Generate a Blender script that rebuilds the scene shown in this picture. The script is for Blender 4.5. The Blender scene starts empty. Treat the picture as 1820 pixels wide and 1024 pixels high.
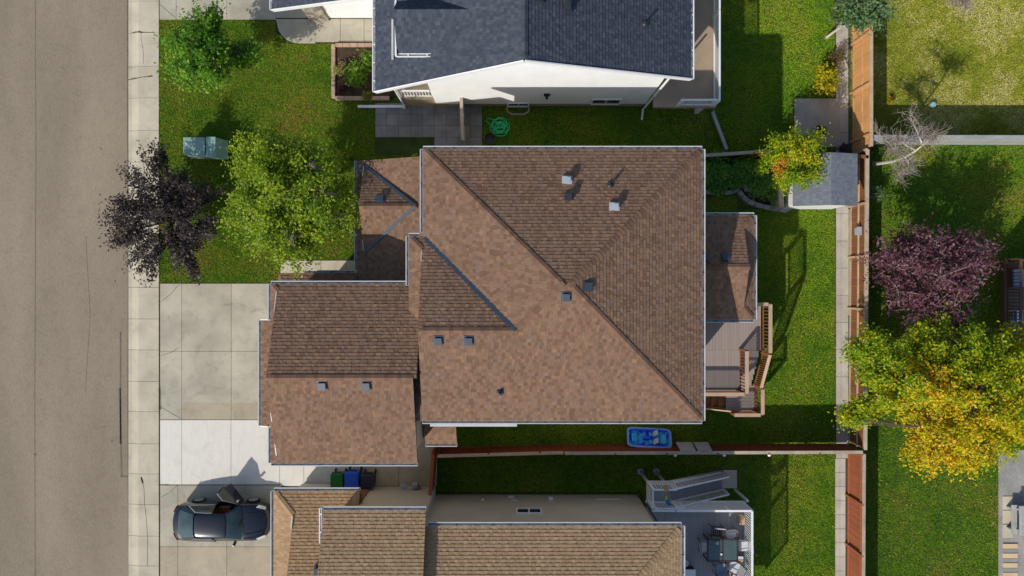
import bpy, bmesh, math, random
import numpy as np
from mathutils import Vector, Matrix, Quaternion
R = random.Random(11)
NR = np.random.default_rng(5)
SC = bpy.context.scene
COL = SC.collection
V = Vector

# ------------------------------------------------------------------ camera, sky, sun, exposure
ZC, FP = 35.0, 1260.0                       # height of the drone above ground, focal length in photo pixels
cam = bpy.data.cameras.new('camera'); cam.sensor_width = 36; cam.lens = 36*FP/1820; cam.clip_end = 600; cam.clip_start = .5
camo = bpy.data.objects.new('camera', cam); COL.objects.link(camo); camo.location = (0, 0, ZC); SC.camera = camo
SUN = V((.86, 1.05, -1)).normalized()       # the way the sunlight travels
world = bpy.data.worlds.new('World'); SC.world = world; world.use_nodes = True
wn = world.node_tree.nodes; sky = wn.new('ShaderNodeTexSky'); sky.sky_type = 'NISHITA'; sky.sun_disc = False
sky.sun_elevation = math.asin(-SUN.z); sky.sun_rotation = math.radians(219.3)
sky.air_density = 1.0; sky.dust_density = 1.0
world.node_tree.links.new(sky.outputs[0], wn['Background'].inputs[0]); wn['Background'].inputs[1].default_value = .13
sl = bpy.data.lights.new('sun', 'SUN'); sl.energy = 3.8; sl.angle = math.radians(.55); sl.color = (1, .945, .85)
slo = bpy.data.objects.new('sun', sl); COL.objects.link(slo); slo.rotation_euler = SUN.to_track_quat('-Z', 'Y').to_euler(); slo.location = (-30, -36, 60)
vs = SC.view_settings; vs.view_transform = 'Standard'; vs.look = 'None'; vs.exposure = 0.1; vs.gamma = 1; vs.use_curve_mapping = False

# ------------------------------------------------------------------ helpers
def P(px, py, h=0.0):
    """where the line of sight through a photo pixel meets height h"""
    k = (ZC-h)/FP
    return V(((px-910)*k, (512-py)*k, h))
def s(r, g, b):
    f = lambda c: (c/255/12.92) if c/255 <= .04045 else ((c/255+.055)/1.055)**2.4
    return (f(r), f(g), f(b), 1)
ORG = {}
class MB:
    def __init__(self): self.v = []; self.f = []; self.m = []; self.r = []
    def face(self, pts, m=0, r=0.0):
        n = len(self.v); self.v += [tuple(p) for p in pts]; self.f.append(tuple(range(n, n+len(pts)))); self.m.append(m); self.r.append(r); return self
    def hexa(self, c, m=0):                  # 8 corners: bottom 4 ccw, top 4 ccw
        n = len(self.v); self.v += [tuple(p) for p in c]
        for q in ((3, 2, 1, 0), (4, 5, 6, 7), (0, 1, 5, 4), (1, 2, 6, 5), (2, 3, 7, 6), (3, 0, 4, 7)):
            self.f.append(tuple(n+i for i in q)); self.m.append(m); self.r.append(0.0)
        return self
    def box(self, x0, y0, z0, x1, y1, z1, m=0):
        x0, x1 = min(x0, x1), max(x0, x1); y0, y1 = min(y0, y1), max(y0, y1); z0, z1 = min(z0, z1), max(z0, z1)
        self.hexa([(x0, y0, z0), (x1, y0, z0), (x1, y1, z0), (x0, y1, z0), (x0, y0, z1), (x1, y0, z1), (x1, y1, z1), (x0, y1, z1)], m); return self
    def bar(self, p, q, w, h, m=0, up=(0, 0, 1)):
        p, q = V(p), V(q); d = (q-p).normalized(); sd = d.cross(V(up))
        if sd.length < 1e-4: sd = V((1, 0, 0))
        sd.normalize(); u = sd.cross(d)
        a, b = sd*w/2, u*h/2
        self.hexa([p-a-b, p+a-b, q+a-b, q-a-b, p-a+b, p+a+b, q+a+b, q-a+b], m); return self
    def tube(self, pts, rad, n=8, m=0, caps=True):
        pts = [V(p) for p in pts]; rad = rad if isinstance(rad, (list, tuple)) else [rad]*len(pts)
        base = len(self.v); ref = None
        for i, p in enumerate(pts):
            d = (pts[min(i+1, len(pts)-1)]-pts[max(i-1, 0)]).normalized()
            if ref is None: ref = d.orthogonal().normalized()
            ref = (ref-d*ref.dot(d)); ref = ref.normalized() if ref.length > 1e-5 else d.orthogonal().normalized()
            b = d.cross(ref)
            for k in range(n):
                a = 2*math.pi*k/n; self.v.append(tuple(p+(ref*math.cos(a)+b*math.sin(a))*rad[i]))
        for i in range(len(pts)-1):
            for k in range(n):
                k2 = (k+1) % n
                self.f.append((base+i*n+k, base+i*n+k2, base+(i+1)*n+k2, base+(i+1)*n+k)); self.m.append(m); self.r.append(0.0)
        if caps:
            self.f.append(tuple(base+k for k in reversed(range(n)))); self.m.append(m); self.r.append(0.0)
            e = base+(len(pts)-1)*n; self.f.append(tuple(e+k for k in range(n))); self.m.append(m); self.r.append(0.0)
        return self
    def lathe(self, c, prof, n=16, m=0, axis=None):
        c = V(c); q = V(axis).to_track_quat('Z', 'Y') if axis is not None else None; base = len(self.v)
        for r, z in prof:
            for k in range(n):
                a = 2*math.pi*k/n; p = V((r*math.cos(a), r*math.sin(a), z)); p = q @ p if q else p; self.v.append(tuple(c+p))
        for i in range(len(prof)-1):
            for k in range(n):
                k2 = (k+1) % n
                self.f.append((base+i*n+k, base+i*n+k2, base+(i+1)*n+k2, base+(i+1)*n+k)); self.m.append(m); self.r.append(0.0)
        for i in (0, len(prof)-1):
            if prof[i][0] > 1e-4:
                rr = [base+i*n+k for k in range(n)]; self.f.append(tuple(rr if i else rr[::-1])); self.m.append(m); self.r.append(0.0)
        return self
    def prism(self, poly, z0, z1, m=0):
        n = len(poly); b = len(self.v)
        self.v += [(p[0], p[1], z0) for p in poly]+[(p[0], p[1], z1) for p in poly]
        self.f.append(tuple(range(b+n-1, b-1, -1))); self.f.append(tuple(range(b+n, b+2*n)))
        for i in range(n): self.f.append((b+i, b+(i+1) % n, b+n+(i+1) % n, b+n+i))
        self.m += [m]*(n+2); self.r += [0.0]*(n+2); return self
    def mesh(self, name, mats, off=V((0, 0, 0)), rnd=False):
        me = bpy.data.meshes.new(name)
        me.from_pydata([(a-off[0], b-off[1], c-off[2]) for a, b, c in self.v], [], self.f)
        for m in (mats if isinstance(mats, (list, tuple)) else [mats]): me.materials.append(m)
        if any(self.m): me.polygons.foreach_set('material_index', self.m)
        if rnd:
            at = me.attributes.new('rnd', 'FLOAT', 'FACE'); at.data.foreach_set('value', self.r)
        me.update(); return me
def link(name, data): o = bpy.data.objects.new(name, data); COL.objects.link(o); return o
def tag(o, label=None, cat=None, group=None, kind=None):
    for k, v in (('label', label), ('category', cat), ('group', group), ('kind', kind)):
        if v: o[k] = v
    return o
def thing(name, label, cat, loc=(0, 0, 0), group=None):
    o = link(name, None); o.empty_display_size = .2; o.location = loc; ORG[o.name] = V(loc); return tag(o, label, cat, group)
def smooth(o, ang=40):
    bm = bmesh.new(); bm.from_mesh(o.data); bmesh.ops.remove_doubles(bm, verts=bm.verts, dist=1e-4); bm.to_mesh(o.data); bm.free()
    o.data.polygons.foreach_set('use_smooth', [True]*len(o.data.polygons)); 
    try: o.data.set_sharp_from_angle(angle=math.radians(ang))
    except Exception: pass
    return o
def bevel(o, w=.01, seg=2):
    b = o.modifiers.new('bevel', 'BEVEL'); b.width = w; b.segments = seg; b.limit_method = 'ANGLE'; return o
def part(name, mb, mats, parent, kind=None, label=None, rnd=False):
    off = ORG[parent.name]; o = link(name, mb.mesh(name, mats, off, rnd)); o.parent = parent; ORG[o.name] = off
    return tag(o, label, kind=kind)
def solo(name, mb, mats, label, cat, group=None):
    a = np.array(mb.v); off = V(((a[:, 0].min()+a[:, 0].max())/2, (a[:, 1].min()+a[:, 1].max())/2, a[:, 2].min()))
    o = link(name, mb.mesh(name, mats, off)); o.location = off; ORG[o.name] = off; return tag(o, label, cat, group)
def struct(name, mb, mats, kind='structure'):
    o = link(name, mb.mesh(name, mats)); ORG[o.name] = V((0, 0, 0)); o['kind'] = kind; return o
def pillars(y):
    for g in ([[(-1.1, .545, rfz-.05), (-1.5, .605, 1.225), (-1.92, .67, 1.03)], [(-1.03, .605, rfz-.075), (-1.3, .72, 1.17), (-1.7, .83, .985)]], [[(.37, .545, rfz-.09), (.71, .655, 1.175), (1.0, .755, .98)], [(.33, .605, rfz-.1), (.64, .72, 1.14), (.9, .85, .955)]]):
        pane('pillar', [[(a, y*b, c) for a, b, c in row] for row in g], m_paint)
    part('pillar', MB().bar(C(-.24, y*.605, rfz-.06), C(-.24, y*.87, .93), .09, .05, 0, (1, 0, 0)), m_paint, CAR)
def inst(name, me, parent, loc, rz=0.0, mat=None):
    o = link(name, me); o.parent = parent; L = V(loc)-ORG[parent.name]
    if mat is not None: m4 = mat.copy(); m4.translation = L; o.matrix_local = m4
    else: o.location = L; o.rotation_euler = (0, 0, rz)
    return o
def kids(o): return [c for c in bpy.data.objects if c.parent == o]
def copy_tree(o, parent=None):
    c = o.copy(); COL.objects.link(c)
    if parent is not None: c.parent = parent
    for ch in list(o.children): copy_tree(ch, c)
    return c
def npmesh(name, verts, faces, mat, col=None):
    me = bpy.data.meshes.new(name); nv, nf, k = len(verts), len(faces), faces.shape[1]
    me.vertices.add(nv); me.vertices.foreach_set('co', verts.astype(np.float32).ravel())
    me.loops.add(nf*k); me.loops.foreach_set('vertex_index', faces.astype(np.int32).ravel())
    me.polygons.add(nf); me.polygons.foreach_set('loop_start', np.arange(0, nf*k, k, dtype=np.int32))
    if col is not None:
        at = me.attributes.new('col', 'FLOAT_COLOR', 'FACE'); at.data.foreach_set('color', np.hstack([col, np.ones((nf, 1))]).astype(np.float32).ravel())
    me.update(calc_edges=True); me.materials.append(mat); return me

# ------------------------------------------------------------------ materials
def nodes(name):
    m = bpy.data.materials.new(name); m.use_nodes = True; nt = m.node_tree; return m, nt, nt.nodes['Principled BSDF']
def mul(c, k): return (min(c[0]*k, 1), min(c[1]*k, 1), min(c[2]*k, 1), 1)
def M(name, c, rough=.8, var=.12, scale=3.0, fine=40.0, fvar=.1, bump=.0, c2=None, stretch=(1, 1, 1), rnd=0.0, attr=0.0, metal=0.0, spec=.4, coat=0.0, world_pos=False, patch=(.35, .65), fmul=1.0, stain=0.0):
    m, nt, b = nodes(name); N, L = nt.nodes, nt.links
    b.inputs['Roughness'].default_value = rough; b.inputs['Metallic'].default_value = metal; b.inputs['Specular IOR Level'].default_value = spec; b.inputs['Coat Weight'].default_value = coat
    if world_pos: src = N.new('ShaderNodeNewGeometry').outputs['Position']
    else: src = N.new('ShaderNodeTexCoord').outputs['Object']
    mp = N.new('ShaderNodeMapping'); mp.inputs['Scale'].default_value = stretch; L.new(src, mp.inputs[0])
    n1 = N.new('ShaderNodeTexNoise'); n1.inputs['Scale'].default_value = scale; n1.inputs['Detail'].default_value = 6; L.new(mp.outputs[0], n1.inputs[0])
    n2 = N.new('ShaderNodeTexNoise'); n2.inputs['Scale'].default_value = fine; n2.inputs['Detail'].default_value = 3; L.new(mp.outputs[0], n2.inputs[0])
    rp = N.new('ShaderNodeValToRGB'); rp.color_ramp.elements[0].position = patch[0]; rp.color_ramp.elements[1].position = patch[1]
    rp.color_ramp.elements[0].color = mul(c, 1-var); rp.color_ramp.elements[1].color = mul(c2 if c2 else c, 1+(0 if c2 else var)); L.new(n1.outputs['Fac'], rp.inputs[0])
    def scale_by(col, fac_out, amt, mid=.5):
        mr = N.new('ShaderNodeMapRange'); mr.inputs[1].default_value = mid-.5 if mid != .5 or amt > 0 and fac_out.node.type != 'TEX_NOISE' else .25; mr.inputs[2].default_value = mid+.5 if fac_out.node.type != 'TEX_NOISE' else .75
        mr.inputs[3].default_value = 1-amt; mr.inputs[4].default_value = 1+amt; L.new(fac_out, mr.inputs[0])
        h = N.new('ShaderNodeVectorMath'); h.operation = 'SCALE'; L.new(col, h.inputs[0]); L.new(mr.outputs[0], h.inputs['Scale']); return h.outputs[0]
    out = scale_by(rp.outputs[0], n2.outputs['Fac'], fvar)
    if stain:
        n3 = N.new('ShaderNodeTexNoise'); n3.inputs['Scale'].default_value = 1.7; n3.inputs['Detail'].default_value = 8; n3.inputs['Roughness'].default_value = .7; n3.inputs['Distortion'].default_value = .6; L.new(src, n3.inputs[0])
        r3 = N.new('ShaderNodeMapRange'); r3.inputs[1].default_value = .5; r3.inputs[2].default_value = .72; r3.inputs[3].default_value = 1; r3.inputs[4].default_value = 1-stain; L.new(n3.outputs['Fac'], r3.inputs[0])
        h3 = N.new('ShaderNodeVectorMath'); h3.operation = 'SCALE'; L.new(out, h3.inputs[0]); L.new(r3.outputs[0], h3.inputs['Scale']); out = h3.outputs[0]
    if rnd: out = scale_by(out, N.new('ShaderNodeObjectInfo').outputs['Random'], rnd)
    if attr:
        at = N.new('ShaderNodeAttribute'); at.attribute_name = 'rnd'; out = scale_by(out, at.outputs['Fac'], attr)
    L.new(out, b.inputs['Base Color'])
    if bump:
        bp = N.new('ShaderNodeBump'); bp.inputs['Strength'].default_value = bump; bp.inputs['Distance'].default_value = .02; L.new(n2.outputs['Fac'], bp.inputs['Height']); L.new(bp.outputs[0], b.inputs['Normal'])
    return m
def shingle_mat(name, cols, stops):
    """blend of granule colours picked per shingle by its own random number"""
    m, nt, b = nodes(name); N, L = nt.nodes, nt.links; b.inputs['Roughness'].default_value = .92; b.inputs['Specular IOR Level'].default_value = .15
    at = N.new('ShaderNodeAttribute'); at.attribute_name = 'rnd'
    rp = N.new('ShaderNodeValToRGB'); rp.color_ramp.interpolation = 'LINEAR'
    e = rp.color_ramp.elements
    while len(e) < len(cols): e.new(.5)
    for i, (c, p) in enumerate(zip(cols, stops)): e[i].position = p; e[i].color = c
    L.new(at.outputs['Fac'], rp.inputs[0])
    g = N.new('ShaderNodeNewGeometry'); n = N.new('ShaderNodeTexNoise'); n.inputs['Scale'].default_value = 60; n.inputs['Detail'].default_value = 4; L.new(g.outputs['Position'], n.inputs[0])
    n3 = N.new('ShaderNodeTexNoise'); n3.inputs['Scale'].default_value = .7; n3.inputs['Detail'].default_value = 5; L.new(g.outputs['Position'], n3.inputs[0])
    a = N.new('ShaderNodeMath'); a.operation = 'MULTIPLY_ADD'; a.inputs[1].default_value = .9; a.inputs[2].default_value = .4; L.new(n.outputs['Fac'], a.inputs[0])
    a3 = N.new('ShaderNodeMath'); a3.operation = 'MULTIPLY_ADD'; a3.inputs[1].default_value = .3; L.new(n3.outputs['Fac'], a3.inputs[0]); L.new(a.outputs[0], a3.inputs[2])
    v = N.new('ShaderNodeVectorMath'); v.operation = 'SCALE'; L.new(rp.outputs[0], v.inputs[0]); L.new(a3.outputs[0], v.inputs['Scale']); L.new(v.outputs[0], b.inputs['Base Color'])
    return m
def leaf_mat(name, trans=.35):
    m, nt, b = nodes(name); N, L = nt.nodes, nt.links; at = N.new('ShaderNodeAttribute'); at.attribute_name = 'col'
    b.inputs['Roughness'].default_value = .5; b.inputs['Specular IOR Level'].default_value = .3
    L.new(at.outputs['Color'], b.inputs['Base Color'])
    t = N.new('ShaderNodeBsdfTranslucent'); L.new(at.outputs['Color'], t.inputs[0]); mx = N.new('ShaderNodeMixShader'); mx.inputs[0].default_value = trans
    L.new(b.outputs[0], mx.inputs[1]); L.new(t.outputs[0], mx.inputs[2]); L.new(mx.outputs[0], N['Material Output'].inputs[0]); return m
def lawn_mat(name, ca, cb, cc, scale=.35, dry=.5):
    """ca lush, cb mid, cc dry; patches by world position so turf and blades agree"""
    m, nt, b = nodes(name); N, L = nt.nodes, nt.links; b.inputs['Roughness'].default_value = .85; b.inputs['Specular IOR Level'].default_value = .15
    g = N.new('ShaderNodeNewGeometry')
    def noise(sc, d=5): n = N.new('ShaderNodeTexNoise'); n.inputs['Scale'].default_value = sc; n.inputs['Detail'].default_value = d; L.new(g.outputs['Position'], n.inputs[0]); return n.outputs['Fac']
    r1 = N.new('ShaderNodeValToRGB'); e = r1.color_ramp.elements; e.new(.5)
    for i, (p, c) in enumerate(((.40, ca), (.5, cb), (.5+.12/max(dry, .05)*.5, cc))): e[i].position = min(p, 1); e[i].color = c
    mm = N.new('ShaderNodeMath'); mm.operation = 'MULTIPLY_ADD'; mm.inputs[1].default_value = .35; L.new(noise(2.6), mm.inputs[0])
    m2 = N.new('ShaderNodeMath'); m2.operation = 'MULTIPLY_ADD'; m2.inputs[1].default_value = .65; m2.inputs[2].default_value = 0; L.new(noise(scale), m2.inputs[0]); L.new(m2.outputs[0], mm.inputs[2]); L.new(mm.outputs[0], r1.inputs[0])
    f = N.new('ShaderNodeMath'); f.operation = 'MULTIPLY_ADD'; f.inputs[1].default_value = .9; f.inputs[2].default_value = .55; L.new(noise(22, 3), f.inputs[0])
    v = N.new('ShaderNodeVectorMath'); v.operation = 'SCALE'; L.new(r1.outputs[0], v.inputs[0]); L.new(f.outputs[0], v.inputs['Scale']); L.new(v.outputs[0], b.inputs['Base Color'])
    return m

m_road = M('asphalt', s(140, 128, 110), .95, .12, .3, 30, .16, .3, world_pos=True, stretch=(1, .25, 1), spec=.15, stain=0.12)
m_tar = M('tar_seal', s(100, 93, 84), .8, .2, 6)
m_walk = M('sidewalk_concrete', s(186, 177, 156), .9, .10, .8, 25, .05, .1, world_pos=True, rnd=.05, spec=.2, stain=0.2)
m_drive = M('driveway_concrete', s(172, 165, 147), .9, .13, .7, 18, .08, .1, world_pos=True, rnd=.05, spec=.2, stain=0.25)
m_drive2 = M('tan_concrete', s(170, 158, 136), .9, .10, .7, 18, .06, .1, world_pos=True, rnd=.04, spec=.2, stain=0.22)
m_white_slab = M('new_white_concrete', s(212, 207, 196), .85, .03, 1.5, 25, .04, .05, world_pos=True, stretch=(6, 1, 1), spec=.2, stain=0.12)
m_joint = M('joint_soil', s(70, 62, 52), .95)
m_paver = M('grey_paver', s(132, 130, 128), .9, .12, 2, 30, .08, .1, rnd=.12, spec=.2, world_pos=True, stain=0.25)
m_swale = M('swale_concrete', s(176, 171, 160), .9, .10, 1.2, 20, .08, .1, world_pos=True, rnd=.06, spec=.2, stain=0.25)
m_soil = M('garden_soil', s(66, 50, 38), .95, .35, 3, 25, .4, .6, world_pos=True)
m_gravel = M('gravel', s(150, 146, 140), .95, .15, 1, 45, .45, .9, world_pos=True)
m_thatch = M('thatch', s(54, 68, 20), .95, .25, 1.5, 30, .3, world_pos=True)
m_thatch_dry = M('dry_thatch', s(92, 92, 40), .95, .25, 1.5, 30, .3, world_pos=True)
m_ground = M('bare_ground', s(80, 72, 50), .95, .2, 1, 20, .2, world_pos=True)
G1, G2, G3 = s(52, 78, 12), s(74, 92, 16), s(108, 100, 34)
m_lawn_f = lawn_mat('front_turf', s(106, 150, 26), s(138, 166, 36), s(168, 158, 60), .4, .45)
m_lawn_b = lawn_mat('back_turf', s(110, 160, 22), s(140, 178, 30), s(170, 184, 50), .4, .5)
m_lawn_ne = lawn_mat('dry_turf', s(142, 160, 34), s(180, 182, 62), s(212, 206, 124), .4, .8)
m_lawn_e = lawn_mat('east_turf', s(98, 148, 24), s(126, 164, 32), s(158, 162, 54), .35, .55)
BR = [s(108, 84, 67), s(119, 93, 75), s(126, 99, 80), s(132, 104, 84), s(120, 100, 88), s(141, 110, 85)]
m_sh_brown = shingle_mat('brown_shingle', BR, [.0, .25, .5, .72, .86, 1])
m_sh_cap = shingle_mat('brown_cap_shingle', [s(104, 80, 66), s(116, 90, 74), s(128, 98, 78)], [0, .5, 1])
m_sh_grey = shingle_mat('charcoal_shingle', [s(60, 65, 75), s(66, 72, 82), s(71, 77, 87), s(80, 86, 95), s(64, 69, 80)], [0, .3, .6, .85, 1])
m_sh_tan = shingle_mat('tan_shingle', [s(152, 124, 94), s(158, 130, 99), s(165, 136, 104), s(172, 143, 111)], [0, .3, .65, 1])
m_sh_shed = shingle_mat('shed_shingle', [s(104, 109, 116), s(112, 117, 124), s(119, 124, 130)], [0, .5, 1])
m_felt = M('roof_felt', s(60, 48, 42), .95)
m_felt_g = M('grey_roof_felt', s(46, 48, 54), .95)
m_white = M('white_trim', s(225, 225, 224), .5, .03)
m_gutter = M('gutter_metal', s(186, 186, 186), .45, .06, 2, 30, .06, metal=0.0)
m_gut_dark = M('gutter_inside', s(164, 164, 166), .6, .15)
m_bracket = M('gutter_bracket', s(54, 54, 58), .5)
m_valley = M('valley_metal', s(58, 72, 86), .4, .1, metal=.3)
m_stucco_w = M('white_stucco', s(234, 234, 234), .9, .03, 1.5, 60, .03, .15, world_pos=True)
m_stucco_b = M('beige_stucco', s(186, 180, 168), .9, .05, 1, 60, .04, .15, world_pos=True)
m_found = M('parged_foundation', s(150, 138, 116), .9, .1, 2, 40, .08, .2, world_pos=True)
m_siding = M('beige_siding', s(190, 178, 158), .7, .05, 1)
m_stone = M('stone_veneer', s(140, 126, 112), .9, .3, 4, 30, .2, .5, c2=s(180, 170, 158))
m_glass = M('window_glass', s(22, 28, 34), .06, .05, spec=.9)
m_vent_blk = M('black_vent_plastic', s(44, 48, 54), .5, .1)
m_vent_slate = M('slate_vent_metal', s(62, 72, 84), .4, .08)
m_vent_wht = M('galvanised_vent', s(158, 164, 172), .4, .06)
m_cedar = M('cedar_picket', s(208, 152, 94), .8, .12, 2, 30, .1, .1, stretch=(6, 6, .6), rnd=.13)
m_cedrail = M('aged_cedar_rail', s(196, 152, 108), .85, .12, 2, 30, .1)
m_brownw = M('brown_stained_wood', s(128, 84, 52), .8, .15, 2, 30, .12, .1, stretch=(6, 6, .6), rnd=.16)
m_redw = M('red_stained_wood', s(152, 86, 56), .8, .12, 2, 30, .1, .1, stretch=(6, 6, .6), rnd=.12)
m_mahog = M('mahogany_stained_wood', s(122, 58, 36), .75, .2, 1, 30, .1, .1, rnd=.12)
m_weath = M('weathered_wood', s(166, 152, 134), .9, .15, 2, 30, .12, .1, rnd=.12, stain=0.25)
m_greyw = M('grey_weathered_wood', s(158, 158, 156), .9, .14, 2, 30, .12, .1, rnd=.10)
m_capw = M('light_cap_wood', s(190, 160, 130), .8, .12, 2, 30, .1, rnd=.1)
m_deck = M('taupe_deck_board', s(150, 136, 128), .75, .06, 1.5, 30, .06, stretch=(6, 1, 1), rnd=.06)
m_rail = M('tan_deck_rail', s(176, 148, 122), .75, .08, 2, 30, .06, rnd=.06)
m_balu = M('brown_baluster', s(136, 84, 52), .75, .12, rnd=.12)
m_gdeck = M('grey_composite_board', s(146, 145, 146), .75, .06, 1.5, 30, .06, rnd=.07)
m_vinyl = M('tan_vinyl_deck', s(158, 138, 116), .8, .12, .6, 30, .06, .05, world_pos=True, stain=0.15)
m_bark = M('bark', s(84, 72, 60), .95, .25, 3, 20, .2, .5, stretch=(3, 3, .6))
m_bark_grey = M('grey_bark', s(140, 128, 118), .95, .2, 3, 20, .2, .3)
m_birch = M('birch_bark', s(196, 190, 180), .85, .18, 4, 14, .2, .2, stretch=(1, 1, 3))
m_leaf = leaf_mat('leaf', .38)
m_leaf_dark = leaf_mat('dark_leaf', .22)
m_black = M('black_plastic', s(22, 22, 24), .5)
m_steel = M('brushed_steel', s(160, 162, 164), .35, .06, metal=.8)

# ------------------------------------------------------------------ ground, road, lawns
struct('ground', MB().box(-90, -90, -.5, 90, 90, -.16), m_ground)
XR = P(226, 0).x
struct('road', MB().box(-80, -80, -.3, XR, 80, -.11), m_road)
XL = P(282.6, 0).x
def sheet(name, rects, mat, z=-.035):
    mb = MB()
    for x0, y0, x1, y1 in rects: mb.box(x0, y0, -.155, x1, y1, z)
    return struct(name, mb, mat)
xf, xb = -4.0, P(1509, 0).x
sheet('front_lawn', [(XL, P(0, 503).y, xf, 45)], m_thatch)
sheet('back_lawn', [(xf, -45, xb, 45)], m_thatch, -.034)
sheet('dry_lawn', [(xb, P(0, 254).y, 70, 45)], m_thatch_dry)
sheet('east_lawn', [(xb, -45, 70, P(0, 254).y)], m_thatch)

# sidewalk with rolled kerb: one panel per joint
side = struct('sidewalk', MB().box(XR+.0, -60, -.4, XL, 60, -.125), m_joint)
xs_prof = [(XR+.01, -.10), (P(233, 0).x, -.095), (P(241, 0).x, -.04), (P(246, 0).x, -.002), (P(251, 0).x, 0), (XL-.012, .0)]
def walk_panel(y0, y1):
    mb = MB()
    for (xa, za), (xb_, zb) in zip(xs_prof, xs_prof[1:]): mb.hexa([(xa, y0, -.2), (xb_, y0, -.2), (xb_, y1, -.2), (xa, y1, -.2), (xa, y0, za), (xb_, y0, zb), (xb_, y1, zb), (xa, y1, za)])
    return mb
joints = [2, 58, 118, 174, 232, 288, 344, 400, 456, 511, 567, 622, 678, 732, 789, 842.6, 897, 953, 1006]
joints = [2-56*k for k in range(5, 0, -1)]+joints+[1006+55*k for k in range(1, 6)]
for a, b in zip(joints, joints[1:]):
    o = part('sidewalk_panel', walk_panel(P(0, b).y+.008, P(0, a).y-.008), m_walk, side)
mb = MB()
def crack(mb, pts, w=.025, z=.004):
    w *= .6
    for (a, b), (c, d) in zip(pts, pts[1:]):
        p, q = P(a, b), P(c, d); p.z = q.z = z-.004; mb.bar(p, q, w, .008)
crack(mb, [(233, 59), (243, 57), (250, 57), (268, 58), (274, 57)], .05); crack(mb, [(250, 60), (252, 75), (255, 95), (255, 113)], .02)
crack(mb, [(228, 142), (240, 140), (252, 137), (262, 136), (270, 135)], .05)
crack(mb, [(252, 848), (256, 870), (257, 896), (260, 920), (262, 953), (262, 1006)], .03)
crack(mb, [(246, 56), (253, 58)], .12); crack(mb, [(251, 848), (254, 858)], .12); crack(mb, [(264, 136), (271, 135)], .11)
part('crack', mb, m_joint, side, 'stuff')
CRK = [((286, 536), (318, 506)), ((287, 724), (322, 744)), ((287, 632), (318, 618)), ((286, 884), (316, 862)), ((284, 8), (313, 33))]
tar = MB()
def tarl(pts, w): 
    for (a, b), (c, d) in zip(pts, pts[1:]):
        p, q = P(a, b), P(c, d); p.z = q.z = -.108; tar.bar(p, q, w, .006)
tarl([(224.5, -60), (224.5, 90), (225, 300), (226, 500), (225, 700), (227, 1100)], .05)
tarl([(212, 590), (212, 700), (213, 800), (214, 848)], .07); tarl([(212, 848), (226, 848)], .06); tarl([(210.5, 690), (212, 790)], .1)
o = struct('tar_seam', tar, m_tar)
tar = MB(); tarl([(60, -80), (61, 300), (59, 700), (60, 1100)], .035); tarl([(150, 420), (158, 560), (149, 700)], .02)
for a, b, w in ((177, 263, .09), (60, 808, .08), (197, 785, .06), (215, 300, .16), (214, 318, .12), (110, 120, .06)): tarl([(a-2, b), (a+2, b+1)], w)
o = struct('road_seam', tar, M('faded_seam', s(112, 103, 90), .9, .2, 5))

def slab(parent, px0, py0, px1, py1, mat, top=0.0, gap=.009, name='slab', label=None):
    a, b = P(px0, py1), P(px1, py0)
    return part(name, MB().box(a.x+gap, a.y+gap, -.13, b.x-gap, b.y-gap, top), mat, parent, label=label)
def slab_base(name, px0, py0, px1, py1, mat=None):
    a, b = P(px0, py1), P(px1, py0)
    return struct(name, MB().box(a.x, a.y, -.15, b.x, b.y, -.022), mat or m_joint)
# driveway of the brown house (tan part, then the white strip)
dw = slab_base('driveway', 283, 504, 500, 746)
ys = [504, 624.5, 746]; xs = [284.3, 323, 411, 500]
for j in range(2):
    for i in range(3):
        slab(dw, xs[i], ys[j], xs[i+1], ys[j+1], m_drive)
for px0, px1 in ((324, 410), (412, 500)):
    slab(dw, px0, 716, px1, 745, m_drive2, .003, name='stained_patch')
ws = slab_base('white_concrete_strip', 283, 746, 777, 862)
xs = [284.3, 323, 410.5, 497, 540, 628, 708, 777]
for i in range(7): slab(ws, xs[i], 746.5 if i < 3 else 770, xs[i+1], 861.5 if i < 3 else 864, m_white_slab if i < 5 else m_drive)
dws = slab_base('tan_driveway', 283, 862, 500, 1250)
xs = [284.3, 316, 403, 500]; ys = [862.5, 972, 1090, 1250]
for j in range(3):
    for i in range(3): slab(dws, xs[i], ys[j], xs[i+1], ys[j+1], m_drive2 if j else m_drive)
dn = slab_base('grey_driveway', 281, -260, 553, 35)
xs = [283.4, 313, 403, 490]; ys = [-260, -100, 35]
for j in range(2):
    for i in range(3): slab(dn, xs[i], ys[j], xs[i+1], ys[j+1], m_drive)
slab(dn, 490, -200, 560, 32, m_drive)
mb = MB()
for a, b in CRK: crack(mb, [a, ((a[0]+b[0])/2+2, (a[1]+b[1])/2+1.5), b], .03)
part('crack', mb, m_joint, dw, 'stuff')
# curved entrance walk
wk = struct('entrance_walk', MB().box(P(545, 0).x, P(0, 76).y, -.15, P(670, 0).x, P(0, 32).y, -.022), m_joint)
pts = [P(560, 34), P(560, 77), P(533, 77)]+[P(533+40*math.cos(a), 42+35*math.sin(a)) for a in [math.pi/2+k*math.pi/16 for k in range(1, 8)]]+[P(492, 40), P(490, 34)]
pp = [(p.x, p.y) for p in pts][::-1]
part('slab', MB().prism(pp[::-1] if False else pp, -.13, .0), m_drive, wk)
xs = [560, 605, 647, 700]
for i in range(3): slab(wk, xs[i], 33, xs[i+1], 75, m_drive)
# entry walk by the porch of the brown house
ew = slab_base('porch_walk', 498, 462, 660, 503)
for a, b in ((498, 524), (524, 570), (570, 615), (615, 660)): slab(ew, a, 463, b, 503, m_walk)
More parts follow.
